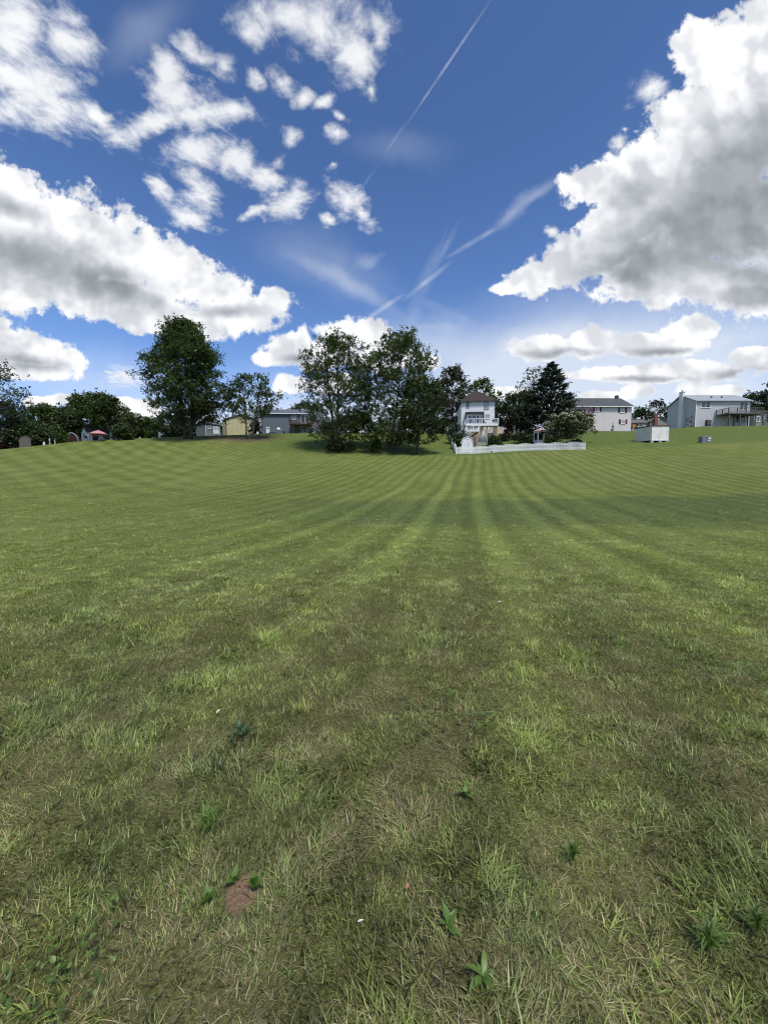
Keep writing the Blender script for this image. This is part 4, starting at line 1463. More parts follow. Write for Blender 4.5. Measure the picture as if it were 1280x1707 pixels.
def wood_post(px, top_z, w_=0.17, mat='treated_wood', ly=DK + 0.32, braces=True, zbase=-1.2):
    x_, _ = fr.loc(px, 720, ly)
    p = MB().box(x_ - w_ / 2, x_ + w_ / 2, ly - w_ / 2, ly + w_ / 2, zbase, top_z).build('deck_post', M[mat], hw)
    if braces:
        for s in (-1, 1):
            MB().bar((x_ + s * 0.06, ly - 0.03, top_z - 1.05), (x_ + s * 0.85, ly - 0.03, top_z - 0.08), 0.11, 0.11).build('brace', M[mat], p)
    return p


wood_post(811.5, zdk - 0.582, 0.20)
wood_post(828.5, zdk - 0.582, 0.20)
wood_post(793.5, zdk - 0.582, 0.17)
x_, _ = fr.loc(826, 720, -0.6)
MB().box(x_ - 0.09, x_ + 0.09, -0.7, -0.5, -0.6, zdk - 0.07).build('deck_post', M['treated_wood'], hw)
# lower landing in front with its own rail
LD0, LD1 = -5.0, -3.10
xla, _ = fr.loc(777, 718, LD0); xlb, _ = fr.loc(799, 718, LD0)
zl = fr.loc(790, 717.0, LD0)[1]
land = MB().box(xla, xlb, LD0, LD1, zl - 0.06, zl).build('landing', M['white_paint'], hw)
MB().box(xla, xlb, LD0 - 0.05, LD0 - 0.002, zl - 0.26, zl - 0.002).build('fascia', M['white_paint'], land)
railing(hw, [(xla, LD1, zl), (xla, LD0, zl), (xlb, LD0, zl), (xlb, LD1, zl)], 0.95, 'white_paint', post=0.12, bal=0.03, step=0.30, rail_w=0.10)
wood_post(795, zl - 0.07, 0.22, ly=LD0 + 0.3)
wood_post(781, zl - 0.07, 0.16, ly=LD0 + 0.3, mat='weathered')
# short stair run from the deck down to the landing, and stairs to the ground below
st = MB()
for k in range(4):
    zz = zl + (zdk - zl) * (k + 1) / 5
    st.box(xla + 0.15, xla + 1.2, LD1 - 0.1 - 0.25 + 0.25 * 0, LD1 + 0.02, zz - 0.04, zz)
st.build('step', M['white_paint'], hw, kind='stuff')
stn = None
for k in range(9):
    zz = zl - 0.18 - k * 0.19
    s_ = MB().box(0, 0.30, 0, 1.1, -0.045, 0)
    if stn is None:
        stn = s_.build('step', M['red_wood'], hw); o_ = stn
    else:
        o_ = inst(stn, hw)
    o_.location = (xlb - 0.4 - k * 0.27, LD0 + 0.5, zz)
MB().bar((xlb - 0.15, LD0 + 0.45, zl - 0.25), (xlb - 2.6, LD0 + 0.45, zl - 2.05), 0.06, 0.28).build('stringer', M['red_wood'], hw)
sp = MB()
for k in range(7):
    xx = xlb - 0.25 - k * 0.22
    sp.box(xx - 0.035, xx + 0.035, LD0 + 0.34, LD0 + 0.38, -0.7, zl - 0.30)
sp.build('stair_screen', M['red_wood'], hw, kind='stuff')
# patio slab below the deck
pt = fr.o + fr.xd * 3.9 + fr.yd * -2.2
pz = min(gz(pt.x, pt.y - 1.5), gz(pt.x, pt.y + 1.5))
MB().box(-3.4, 3.4, -1.9, 1.9, -0.6, 0.16).build('patio', M['concrete'])
po = bpy.data.objects['patio']; po.location = (pt.x, pt.y, pz + 0.25); po.rotation_euler = (0, 0, fr.rz)
tag(po, 'concrete patio slab beneath the deck of the white house', kind='structure')


def deck_world(lx, ly, lz):
    return fr.o + fr.xd * lx + fr.yd * ly + Vector((0, 0, lz))


def patio_chair(name, label, loc, rz, mat='iron', group=None):
    t = thing(name, label, 'chair', loc, rz, group)
    MB().box(-0.26, 0.26, -0.26, 0.24, 0.40, 0.45).build('seat', M[mat], t)
    b = MB().box(-0.26, -0.21, 0.24, 0.28, 0.42, 0.95).box(0.21, 0.26, 0.24, 0.28, 0.42, 0.95).box(-0.208, 0.208, 0.245, 0.275, 0.55, 0.93)
    b.build('backrest', M[mat], t)
    src = MB().box(-0.02, 0.02, -0.02, 0.02, 0, 0.398).build('leg', M[mat], t); src.location = (-0.22, -0.22, 0)
    for p in ((0.22, -0.22, 0), (0.22, 0.20, 0), (-0.22, 0.20, 0)): inst(src, t, p)
    return t


_x = lambda px: fr.loc(px, 703, -2.2)[0]
patio_chair('patio_chair', 'dark patio chair at the right end of the raised deck', deck_world(_x(828), -2.2, zdk), R(-70))
patio_chair('patio_chair', 'dark patio chair near the middle of the raised deck', deck_world(_x(808), -2.0, zdk), R(40))
bb = thing('barbecue_grill', 'round black kettle grill on the raised deck near its right end', 'grill', deck_world(_x(822.5), -2.1, zdk), 0)
gm = MB(); pr = []
for k in range(9):
    a = math.pi * k / 8
    pr.append((0.30 * math.sin(a), 0.72 - 0.26 * math.cos(a)))
gm.tube([(0, 0, p[1]) for p in pr], [max(0.01, p[0]) for p in pr], 12)
gm.build('kettle', M['iron'], bb, smooth=True)
for k in range(3):
    a = k * 2.09
    MB().bar((0.12 * math.cos(a), 0.12 * math.sin(a), 0.50), (0.28 * math.cos(a), 0.28 * math.sin(a), 0.0), 0.03).build('leg', M['grey_metal'], bb)
MB().box(-0.08, 0.08, -0.02, 0.02, 0.985, 1.02).build('handle', M['grey_metal'], bb)
pot = thing('flower_pot', 'dark plant pot with a leafy plant on the lower landing', 'plant pot', deck_world((xla + xlb) / 2 - 0.6, -4.3, zl), 0)
MB().tube([(0, 0, 0), (0, 0, 0.32), (0, 0, 0.36)], [0.14, 0.20, 0.22], 10).build('pot', M['iron'], pot)
cc = rng.normal(0, 0.12, (60, 3)) + np.array([0, 0, 0.5]); tt = np.ones((60, 4)) * 0.5
Vv, Ff, Aa = leaf_quads(cc, np.full(60, 0.07), 0.3, tt)
np_mesh('foliage', Vv, Ff, 4, L['shrub'], parent=pot, attr=Aa)

# ---- gambrel shed behind the picket fence
sh = Frame(768.5, 747, 66.2, R(-2))
shw, _ = sh.loc(789.5, 747); _, sz = sh.loc(779, 727.2)
_, sz1 = sh.loc(779, 738.5); _, sz2 = sh.loc(779, 730.5)
sd_ = thing('garden_shed', 'small white barn-roofed shed just behind the left corner of the picket fence', 'shed', sh.o, sh.rz)
prof = [(0.12, -0.8), (shw - 0.12, -0.8), (shw - 0.12, sz1), (shw * 0.80, sz2), (shw / 2, sz - 0.06), (shw * 0.20, sz2), (0.12, sz1)]
MB().prism(prof, 'y', 0, 2.6).build('wall', M['white_siding'], sd_)
rp = [(0.0, sz1 - 0.05), (shw * 0.185, sz2 + 0.03), (shw / 2, sz), (shw * 0.815, sz2 + 0.03), (shw, sz1 - 0.05),
      (shw + 0.06, sz1), (shw * 0.83, sz2 + 0.10), (shw / 2, sz + 0.07), (shw * 0.17, sz2 + 0.10), (-0.06, sz1)]
MB().prism(rp, 'y', -0.10, 2.7).build('roof', M['white_paint'], sd_)
MB().box(shw / 2 - 0.18, shw / 2 + 0.18, -0.05, -0.004, sz - 0.50, sz - 0.22).build('vent', M['white_paint'], sd_)
for s in (-1, 1):
    a_, b_ = (shw / 2 - 0.62, shw / 2 - 0.012) if s < 0 else (shw / 2 + 0.012, shw / 2 + 0.62)
    MB().box(a_, b_, -0.035, -0.004, -0.35, sz1 - 0.02).build('door', M['white_siding'], sd_)

# ---- picket fence
fc0 = thing('picket_fence', 'long white picket fence with a wavy top in front of the white house', 'fence', on_ground(760.5, 64.0), 0)
PK = MB()
PK.prism([(-0.045, 0), (0.045, 0), (0.045, 0.94), (0.0, 1.0), (-0.045, 0.94)], 'y', -0.011, 0.011)
pk_src = None
rails = MB()


def fence_run(pts, spacing, hgt, wave=True):
    """pts: world xy; pickets as parts of the fence"""
    global pk_src
    base = fc0.location
    total = 0
    segs_ = [(Vector(a), Vector(b)) for a, b in zip(pts[:-1], pts[1:])]
    dist_at = 0.0; nxt = 0.0
    post_src = bpy.data.objects.get('fence_post')
    last_post = -9
    prev = None
    for (a, b) in segs_:
        ln = (b - a).length; d = (b - a) / ln
        ang = math.atan2(d.y, d.x)
        while nxt <= dist_at + ln:
            p = a + d * (nxt - dist_at)
            ph = (nxt % 2.44) / 2.44
            h = hgt * (1 + (0.20 * math.sin(math.pi * ph) - 0.07 if wave else 0))
            z = gz(p.x, p.y)
            rel = Vector((p.x, p.y, z + 0.03)) - base
            if pk_src is None:
                pk_src = PK.build('picket', M['fence_white'], fc0); o = pk_src
            else:
                o = inst(pk_src, fc0)
            o.location = rel; o.rotation_euler = (0, R(rng.uniform(-0.7, 0.7)), ang); o.scale = (1, 1, h * rng.uniform(0.985, 1.015))
            if nxt - last_post >= 2.43:
                last_post = nxt
                if post_src is None:
                    post_src = MB().box(-0.06, 0.06, 0.06, 0.18, -0.3, 1.0).build('fence_post', M['fence_white'], fc0); q = post_src
                else:
                    q = inst(post_src, fc0)
                q.location = rel; q.rotation_euler = (0, 0, ang); q.scale = (1, 1, hgt * 0.97)
            if prev is not None:
                nrm = Vector((-d.y, d.x, 0)) * 0.03
                for hh in (0.28, 0.80):
                    rails.bar(prev + nrm + Vector((0, 0, hh * hgt)), rel + nrm + Vector((0, 0, hh * hgt)), 0.035, 0.09)
            prev = rel
            nxt += spacing; total += 1
        dist_at += ln
    return total


def gxy(px, Y):
    g = on_ground(px, Y); return (g.x, g.y)


n1_ = fence_run([gxy(760.5, 64.0), gxy(800, 64.3), gxy(845, 63.9), gxy(890, 62.8), gxy(935, 61.4), gxy(975, 59.8)], 0.152, 1.14)
n2_ = fence_run([gxy(760.5, 64.0), gxy(754.5, 70), gxy(750.5, 76), gxy(748.5, 84)], 0.158, 1.18)
rails.build('rail', M['fence_white'], fc0)
print('pickets', n1_, n2_)
bx = fc0.location
q = on_ground(818.5, 63.95)
MB().box(q.x - bx.x - 0.16, q.x - bx.x + 0.16, q.y - bx.y - 0.10, q.y - bx.y - 0.05, q.z - bx.z + 0.12, q.z - bx.z + 0.34).build('latch_plate', M['grey_metal'], fc0)

# ---- gazebo
gp = on_ground(899.5, 67.5)
gzb = thing('gazebo', 'small white gazebo with a faded pink roof between the bushes', 'gazebo', gp, R(22))
gr_ = 12.5 / 640 * 67.5
gh = at(899, 719.5, 67.5).z - gp.z
MB().tube([(0, 0, -0.2), (0, 0, 0.12)], [gr_, gr_], 8).build('floor', M['white_paint'], gzb)
for k in range(8):
    a = k * math.pi / 4 + math.pi / 8
    p = Vector((math.cos(a), math.sin(a), 0)) * gr_ * 0.92
    if k == 0:
        gsrc = MB().box(-0.06, 0.06, -0.06, 0.06, 0.12, gh).build('post', M['white_paint'], gzb); gsrc.location = p
    else:
        inst(gsrc, gzb, p)
    b_ = MB(); a2 = a + math.pi / 4
    p2 = Vector((math.cos(a2), math.sin(a2), 0)) * gr_ * 0.92
    if k != 5:
        for hh in (0.22, 0.85): b_.bar(p + Vector((0, 0, hh)), p2 + Vector((0, 0, hh)), 0.05)
        for i in range(1, 8): b_.bar(p.lerp(p2, i / 8) + Vector((0, 0, 0.22)), p.lerp(p2, i / 8) + Vector((0, 0, 0.85)), 0.035)
    b_.bar(p + Vector((0, 0, gh - 0.10)), p2 + Vector((0, 0, gh - 0.10)), 0.06, 0.18)
    m_ = p.lerp(p2, 0.5)
    b_.bar(p + Vector((0, 0, gh - 0.45)), p.lerp(p2, 0.22) + Vector((0, 0, gh - 0.18)), 0.05)
    b_.bar(p2 + Vector((0, 0, gh - 0.45)), p2.lerp(p, 0.22) + Vector((0, 0, gh - 0.18)), 0.05)
    b_.build('panel', M['white_paint'], gzb)
MB().tube([(0, 0, gh), (0, 0, gh + 0.1), (0, 0, gh + 0.62)], [gr_ * 1.12, gr_ * 1.10, 0.06], 8).build('roof', M['pink_roof'], gzb)

# ---- pink-beige two storey house
fp = Frame(955, 718.5, 83, R(1.5))
PWd, pe = fp.loc(1053, 676.5)
_, pe0 = fp.loc(956, 677)
pe = (pe + pe0) / 2
ph_ = thing('house', 'pale pink two-storey house with maroon shutters and dark gable roof', 'house', fp.o, fp.rz)
_, prz = fp.loc(1000, 664.8, 4.4)
gable_wall_body(0, PWd, 0, 8.8, -1.2, pe, prz - 0.05).build('wall', M['pink_siding'], ph_)
ro, zo = gable_roof(ph_, 0, PWd, 0, 8.8, pe, prz, 'dark_roof', over=0.40)
gutter(ph_, -0.4, PWd + 0.4, -0.402, zo + 0.03)
MB().box(PWd - 0.9, PWd - 0.3, 4.1, 4.7, prz - 0.2, prz + 0.75).build('chimney', M['dark_metal'], ro)
x_, _ = fp.loc(1006, 672)
MB().tube([(x_, 2.2, pe + 0.6), (x_, 2.2, pe + 1.55)], [0.08, 0.08], 8).build('vent_pipe', M['dark_metal'], ro)
for (xa, ya, xb, yb) in ((992, 679, 998.5, 686), (1034, 678, 1041, 688), (1035, 699, 1041.5, 706.5)):
    window_px(fp, ph_, xa, ya, xb, yb, glass='curtained')
    x0, z1 = fp.loc(xa, ya); x1, z0 = fp.loc(xb, yb)
    shutter(ph_, x0 - 0.46, x0 - 0.07, z0, z1); shutter(ph_, x1 + 0.07, x1 + 0.46, z0, z1)
window_px(fp, ph_, 963, 680, 976.5, 691.5, mull=1, rail=False, name='glazed_door')
x0, zd = fp.loc(970, 697, -1.8); x1, _ = fp.loc(988.5, 697, -1.8)
zd = fp.loc(975, 691.5)[1]
dk = MB().box(x0, x1, -1.9, -0.13, zd - 0.2, zd).build('deck', M['maroon'], ph_)
railing(ph_, [(x0, -1.85, zd), (x1, -1.85, zd), (x1, -0.15, zd)], 0.95, 'maroon', post=0.10, bal=0.04, step=0.22, max_post=3)
MB().box(x1 - 0.12, x1, -1.88, -1.76, -1.2, zd - 0.202).build('deck_post', M['weathered'], ph_)
MB().box(x0, x0 + 0.12, -1.88, -1.76, -1.2, zd - 0.202).build('deck_post', M['weathered'], ph_)
xw, zw = fp.loc(1021.5, 704)
MB().box(xw - 0.04, xw + 0.04, -0.09, -0.004, 0.4, zw).box(xw - 0.35, xw + 0.2, -0.22, -0.004, 0.28, 0.55).box(xw - 0.2, xw + 0.3, -0.16, -0.004, 1.05, 1.15).build('meter_pipe', M['grey_metal'], ph_)
MB().box(-0.01, PWd + 0.01, -0.035, -0.004, -1.2, 0.12).build('foundation', M['concrete'], ph_)

# ---- grey house at the right
fg = Frame(1158, 708, 85, 0)
GW, ge = fg.loc(1251, 667.2)
_, ge0 = fg.loc(1160, 668.2)
ge = (ge + ge0) / 2
gd = 8.4
gh_ = thing('house', 'grey two-storey house with pale gable end, chimney stack and weathered deck', 'house', fg.o, fg.rz)
_, grz = fg.loc(1190, 659.6, gd / 2)
gable_wall_body(0, GW, 0, gd, -1.5, ge, grz - 0.05).build('wall', M['grey_siding'], gh_)
ro, zo = gable_roof(gh_, 0, GW, 0, gd, ge, grz, 'metal_roof', over=0.35)
gutter(gh_, -0.35, GW + 0.35, -0.352, zo + 0.03, 'grey_trim')
for px_ in (1185, 1202):
    x_, _ = fg.loc(px_, 664, 2.0)
    MB().box(x_ - 0.12, x_ + 0.12, 1.8, 2.05, ge + 0.4, ge + 1.35).build('vent', M['dark_metal'], ro)
cy0, _ = fg.side(1140, 690); cy1 = cy0 + 1.1
_, ctop = fg.side(1135, 653.5, -0.4)
ch_ = MB().box(-0.55, -0.004, cy0, cy0 + 1.0, -1.5, ctop - 0.2).box(-0.62, 0.06, cy0 - 0.08, cy0 + 1.08, ctop - 0.198, ctop)
cho = ch_.build('chimney', M['white_siding'], gh_)
MB().tube([(-0.28, cy0 + 0.5, ctop), (-0.28, cy0 + 0.5, ctop + 0.35)], [0.15, 0.15], 8).build('flue', M['grey_metal'], cho)
# fieldstone facing at the foot of the gable end, stone by stone
yA, zA = 0.15, 0.0
rs = random.Random(3); nst = 0
zz = -0.6
while zz < 2.05:
    hh = rs.uniform(0.22, 0.34); yy = 0.08
    while yy < 3.9:
        ww = rs.uniform(0.25, 0.55)
        if zz + hh < 2.2 - 0.18 * abs(yy - 1.5) + rs.uniform(-0.2, 0.2):
            s_ = MB().box(-0.05 - rs.uniform(0, 0.03), -0.004, yy, yy + ww - 0.03, zz, zz + hh - 0.03)
            s_.build('stone', M['stone'] if rs.random() < 0.62 else M['brown_stone'], gh_); nst += 1
        yy += ww
    zz += hh
window_px(fg, gh_, 1168.5, 669.8, 1176, 679.6, fw=0.08)
window_px(fg, gh_, 1176.4, 669.8, 1184, 679.6, fw=0.08)
window_px(fg, gh_, 1233, 669.5, 1246, 683.5, mull=1, rail=False, fw=0.10, name='glazed_door')
window_px(fg, gh_, 1226, 690.5, 1241.5, 704.5, mull=1, rail=False, fw=0.12, frame='grey_trim', name='glazed_door')
MB().box(-0.01, 0.12, -0.08, -0.004, -1.2, ge - 0.1).build('corner_board', M['white_paint'], gh_)
x0, _ = fg.loc(1214, 688, -3.2); x1, _ = fg.loc(1272, 688, -3.2)
zd = fg.loc(1240, 687.5, -3.2)[1]
MB().box(x0, x1, -3.3, -0.12, zd - 0.28, zd).build('deck', M['weathered'], gh_)
railing(gh_, [(x0, -0.2, zd), (x0, -3.25, zd), (x1, -3.25, zd), (x1, -0.3, zd)], 1.0, 'weathered', post=0.13, bal=0.04, step=0.2, max_post=2.4)
for i, px_ in enumerate((1215, 1223, 1233, 1246, 1259, 1271)):
    x_, _ = fg.loc(px_, 700, -3.1 if i % 2 == 0 else -1.2)
    y_ = -3.1 if i % 2 == 0 else -1.2
    MB().box(x_ - 0.09, x_ + 0.09, y_ - 0.09, y_ + 0.09, -1.0, zd - 0.282).build('deck_post', M['weathered'], gh_)
# air conditioning unit beside the wall
ag = Frame(1178.5, 707.5, 83.8, 0)
aw, ah = ag.loc(1186, 700)
acu = thing('air_conditioner', 'dark square outdoor air conditioner in front of the grey house wall', 'air conditioner', ag.o, 0)
MB().box(0, aw, 0, 0.6, -0.3, ah).build('cabinet', M['dark_metal'], acu)
MB().box(0.1, aw - 0.1, 0.1, 0.5, ah + 0.002, ah + 0.05).build('fan_grille', M['iron'], acu)
for k in range(5):
    zz = 0.15 + k * 0.18
    if k == 0:
        vs_ = MB().box(0.06, aw - 0.06, -0.02, -0.002, 0, 0.06).build('vent_slat', M['grey_metal'], acu); vs_.location = (0, 0, zz)
    else:
        inst(vs_, acu, (0, 0, zz))

# ---- house at the right edge, behind the deck
fe = Frame(1256, 708, 97, 0)
ew, ee = fe.loc(1330, 686.5)
_, er = fe.loc(1280, 681, 4)
eh = thing('house', 'taupe house cut off by the right edge of the picture, behind the deck', 'house', fe.o, 0)
gable_wall_body(0, ew, 0, 8, -1.5, ee, er - 0.05).build('wall', M['taupe_siding'], eh)
gable_roof(eh, 0, ew, 0, 8, ee, er, 'taupe_roof', over=0.4)
window_px(fe, eh, 1274.5, 690, 1284, 697.5, fw=0.12)
window_px(fe, eh, 1261, 694, 1266, 703, fw=0.12)

# ---- low house with brick chimney
fb = Frame(1083, 715, 108, R(-8))
bw, be = fb.loc(1114, 702)
_, br = fb.loc(1098, 694.5)
bh = thing('house', 'low taupe house with a red brick chimney between the pink and the grey house', 'house', fb.o, fb.rz)
gable_wall_body(0, bw, 0, 6.5, -1.5, be, br - 0.05, axis='y').build('wall', M['taupe_siding'], bh)
gable_roof(bh, 0, bw, 0, 6.5, be, br, 'taupe_roof', over=0.35, axis='y')
lw, _ = fb.loc(1053, 702, 0.6)
gable_wall_body(lw, -0.005, 0.6, 6.2, -1.5, be - 0.15, br - 0.35).build('wing_wall', M['taupe_siding'], bh)
gable_roof(bh, lw, -0.36, 0.6, 6.2, be - 0.15, br - 0.3, 'taupe_roof', over=0.35, name='wing_roof')
xx, zt2 = fb.loc(1092, 691)
bc = MB().box(xx - 0.38, xx + 0.38, -0.65, -0.004, -1.5, zt2).build('chimney', M['brick'], bh)
MB().box(xx - 0.45, xx + 0.45, -0.72, 0.05, zt2 + 0.002, zt2 + 0.14).build('chimney_cap', M['concrete'], bc)
xx, zz = fb.loc(1096, 698.5)
MB().tube([(xx + 0.2, -0.05, zz), (xx + 0.2, -0.004, zz)], [0.26, 0.26], 14).build('round_vent', M['white_paint'], bh)
for (xa, xb) in ((1062, 1066), (1071, 1076)):
    x0, z1 = fb.loc(xa, 704, 0.6); x1, z0 = fb.loc(xb, 710, 0.6)
    window(bh, x0, x1, z0, z1, y=0.594, fw=0.12)

# ---- orange tractor by that house
tg = Frame(1053.5, 713.8, 97, 0)
tw, th_ = tg.loc(1065, 706)
tr_ = thing('garden_tractor', 'small orange garden tractor parked beside the pink house', 'tractor', tg.o, 0)
MB().prism([(0.15, 0.35), (tw * 0.55, 0.35), (tw * 0.55, 0.62), (tw * 0.50, 0.95), (0.22, 0.88), (0.12, 0.6)], 'y', 0, 0.6).build('hood', M['orange_paint'], tr_)
MB().prism([(tw * 0.56, 0.38), (tw * 0.98, 0.38), (tw * 0.98, 0.72), (tw * 0.60, 0.62)], 'y', -0.15, 0.75).build('fender', M['orange_paint'], tr_)
MB().box(tw * 0.70, tw * 0.92, 0.1, 0.5, 0.722, 0.82).box(tw * 0.90, tw * 0.97, 0.1, 0.5, 0.822, 1.15).build('seat', M['rubber'], tr_)
MB().bar((tw * 0.52, 0.3, 0.9), (tw * 0.62, 0.3, 1.15), 0.05).build('steering_column', M['iron'], tr_)
for (cx, r_, y_) in ((0.32, 0.24, -0.1), (0.32, 0.24, 0.55), (tw * 0.80, 0.38, -0.28), (tw * 0.80, 0.38, 0.68)):
    wm = MB().tube([(cx, y_, r_), (cx, y_ + 0.22, r_)], [r_, r_], 14).build('wheel', M['rubber'], tr_)
    MB().tube([(cx, y_ - 0.01, r_), (cx, y_ + 0.23, r_)], [r_ * 0.5, r_ * 0.5], 10).build('rim', M['white_paint'], wm)

# ---- white storage box on blocks
_Yb = depth_at(1100, 737.2)
wb = Frame(1085, 733.6, _Yb, R(-2))
ww_, wt = wb.loc(1116, 708.5)
_, wt0 = wb.loc(1085.5, 709.5)
wt = (wt + wt0) / 2
wbx = thing('storage_box', 'large white storage container raised on concrete blocks on the slope', 'storage container', wb.o, wb.rz)
# body seen at its corner: front face plus left end
b_ = MB()
dpt = 3.2; sk = 0.30
fl_ = [(0, 0), (ww_, 0), (ww_ + sk, dpt), (-sk - 0.35, dpt)]
b_.prism(fl_, 'z', 0.0, wt - 0.10)
b_.build('body', M['panel_white'], wbx)
MB().prism([(-0.1, -0.1), (ww_ + 0.1, -0.1), (ww_ + sk + 0.1, dpt + 0.1), (-sk - 0.45, dpt + 0.1)], 'z', wt - 0.098, wt + 0.02).build('lid', M['brown_deck'], wbx)
for x_ in (-0.0, ww_ - 0.07):
    MB().box(x_, x_ + 0.07, -0.03, -0.003, 0.0, wt - 0.105).build('corner_trim', M['grey_trim'], wbx)
MB().box(-0.05, ww_ + 0.05, -0.06, -0.003, -0.08, -0.003).build('base_rail', M['white_paint'], wbx)
for x_ in (0.0, ww_ * 0.46, ww_ * 0.86):
    q_ = wb.o + wb.xd * (x_ + 0.2)
    blk = MB().box(x_ - 0.02, x_ + 0.42, -0.02, 0.42, gz(q_.x, q_.y) - wb.o.z - 0.2, -0.082).build('block', M['concrete'], wbx)
    inst(blk, wbx, (0.0, dpt - 0.45, 0.0))

# ---- grey utility cabinet on the slope
ub = Frame(1170.5, 737.5, depth_at(1178, 738.2), 0)
uw, uh = ub.loc(1187, 727.3)
ux = thing('utility_cabinet', 'low grey metal utility cabinet with pale tags alone on the slope', 'utility box', ub.o, 0)
MB().box(0, uw, 0, 0.8, -0.3, uh - 0.06).build('cabinet', M['grey_metal'], ux)
MB().box(-0.04, uw + 0.04, -0.04, 0.84, uh - 0.058, uh).build('lid', M['concrete'], ux)
MB().box(uw * 0.60, uw * 0.90, -0.02, -0.003, uh * 0.60, uh * 0.80).build('tag_plate', M['white_paint'], ux)
MB().box(uw * 0.58, uw * 0.82, -0.02, -0.003, uh * 0.28, uh * 0.42).build('tag_plate', M['white_paint'], ux)
MB().box(uw * 0.48, uw * 0.50, -0.015, -0.003, 0.02, uh - 0.08).build('door_seam', M['iron'], ux)

# ---- slate-blue house on the left
fl = Frame(434, 722, 90, R(2))
lw_, le = fl.loc(517, 689.5)
lh = thing('house', 'slate-blue house with a brown raised deck behind the left trees', 'house', fl.o, fl.rz)
_, lr = fl.loc(480, 683.5, 4)
gable_wall_body(0, lw_, 0, 8.0, -1.2, le, lr - 0.05).build('wall', M['blue_siding'], lh)
ro, zo = gable_roof(lh, 0, lw_, 0, 8.0, le, lr, 'slate_roof', over=0.3)
gutter(lh, -0.3, lw_ + 0.3, -0.302, zo + 0.03)
x2, _ = fl.loc(541, 700)
wg = gable_wall_body(lw_ + 0.005, x2, 0.4, 7.6, -1.2, le - 1.3, lr - 0.9, axis='y')
wg.build('wing_wall', M['pale_blue_siding'], lh)
gable_roof(lh, lw_ + 0.31, x2, 0.4, 7.6, le - 1.3, lr - 0.85, 'slate_roof', over=0.0, axis='y', name='wing_roof')
MB().box(0.0, 0.14, -0.05, -0.004, -1.2, le - 0.1).build('corner_board', M['white_paint'], lh)
window_px(fl, lh, 486.5, 691, 494, 699, mull=1, fw=0.10)
window_px(fl, lh, 501.5, 691, 516, 705.5, mull=1, rail=False, fw=0.12, name='glazed_door')
window_px(fl, lh, 501.5, 710.5, 514, 721.3, mull=2, rail=False, fw=0.10, name='glazed_door')
xa, za = fl.loc(443.5, 711.5); xb, zb = fl.loc(449.5, 722)
dd = MB().box(xa, xb, -0.06, -0.004, zb, za).build('door', M['white_paint'], lh)
MB().box(xa + 0.2, xb - 0.2, -0.075, -0.062, zb + 0.9, za - 0.2).build('pane', M['glass'], dd)
x0, _ = fl.loc(482, 704, -2.4); x1, _ = fl.loc(518.5, 704, -2.4)
zd = fl.loc(500, 705.2, -2.4)[1]
MB().box(x0, x1, -2.5, -0.13, zd - 0.30, zd).build('deck', M['brown_deck'], lh)
railing(lh, [(x0, -0.2, zd), (x0, -2.45, zd), (x1, -2.45, zd), (x1, -0.2, zd)], 1.0, 'brown_deck', post=0.12, bal=0.05, step=0.2)
for px_ in (489, 502, 515):
    x_, _ = fl.loc(px_, 710, -2.3)
    MB().box(x_ - 0.08, x_ + 0.08, -2.4, -2.24, -1, zd - 0.302).build('deck_post', M['brown_deck'], lh)
sm_ = MB()
for k in range(12):
    sm_.box(x1 + 0.05 + k * 0.24, x1 + 0.33 + k * 0.24, -2.4, -1.5, zd - 0.2 - k * 0.18, zd - 0.15 - k * 0.18)
sm_.bar((x1, -2.45, zd + 0.9), (x1 + 3.0, -2.45, zd - 1.25), 0.06); sm_.bar((x1, -2.45, zd - 0.15), (x1 + 3.0, -2.45, zd - 2.3), 0.06, 0.22)
for k in range(9):
    sm_.bar((x1 + 0.3 * k + 0.1, -2.45, zd - 0.2 - k * 0.21), (x1 + 0.3 * k + 0.1, -2.45, zd + 0.8 - k * 0.215), 0.04)
sm_.build('stairs', M['brown_deck'], lh)
dish = thing('satellite_dish', 'white satellite dish on a post before the slate-blue house', 'satellite dish', on_ground(466, 87), 0)
dz_ = at(466, 716, 87).z - dish.location.z
MB().tube([(0, 0, -0.3), (0, 0, dz_)], [0.04, 0.04], 6).build('mast', M['grey_metal'], dish)
MB().tube([(0.0, 0.12, dz_ + 0.05), (0.0, 0.03, dz_ + 0.05), (0.05, -0.10, dz_ + 0.12)], [0.05, 0.28, 0.42], 14).build('reflector', M['white_paint'], dish, smooth=True)
for (px_, nm, lb) in ((456, 'patio_table', 'dark low patio table beside the white door of the slate-blue house'),):
    g_ = on_ground(px_, 86.5)
    t = thing(nm, lb, 'table', g_, 0)
    MB().box(-0.75, 0.75, -0.4, 0.4, 0.68, 0.73).build('tabletop', M['iron'], t)
    src = MB().box(-0.03, 0.03, -0.03, 0.03, -0.1, 0.678).build('leg', M['iron'], t); src.location = (-0.65, -0.32, 0)
    for p in ((0.65, -0.32, 0), (0.65, 0.32, 0), (-0.65, 0.32, 0)): inst(src, t, p)
patio_chair('patio_chair', 'dark patio chair on the lawn beneath the deck of the slate-blue house', on_ground(475, 86.5), R(20))
patio_chair('patio_chair', 'pale garden chair at the left corner of the slate-blue house', on_ground(430, 84.5), R(-20), mat='white_paint')

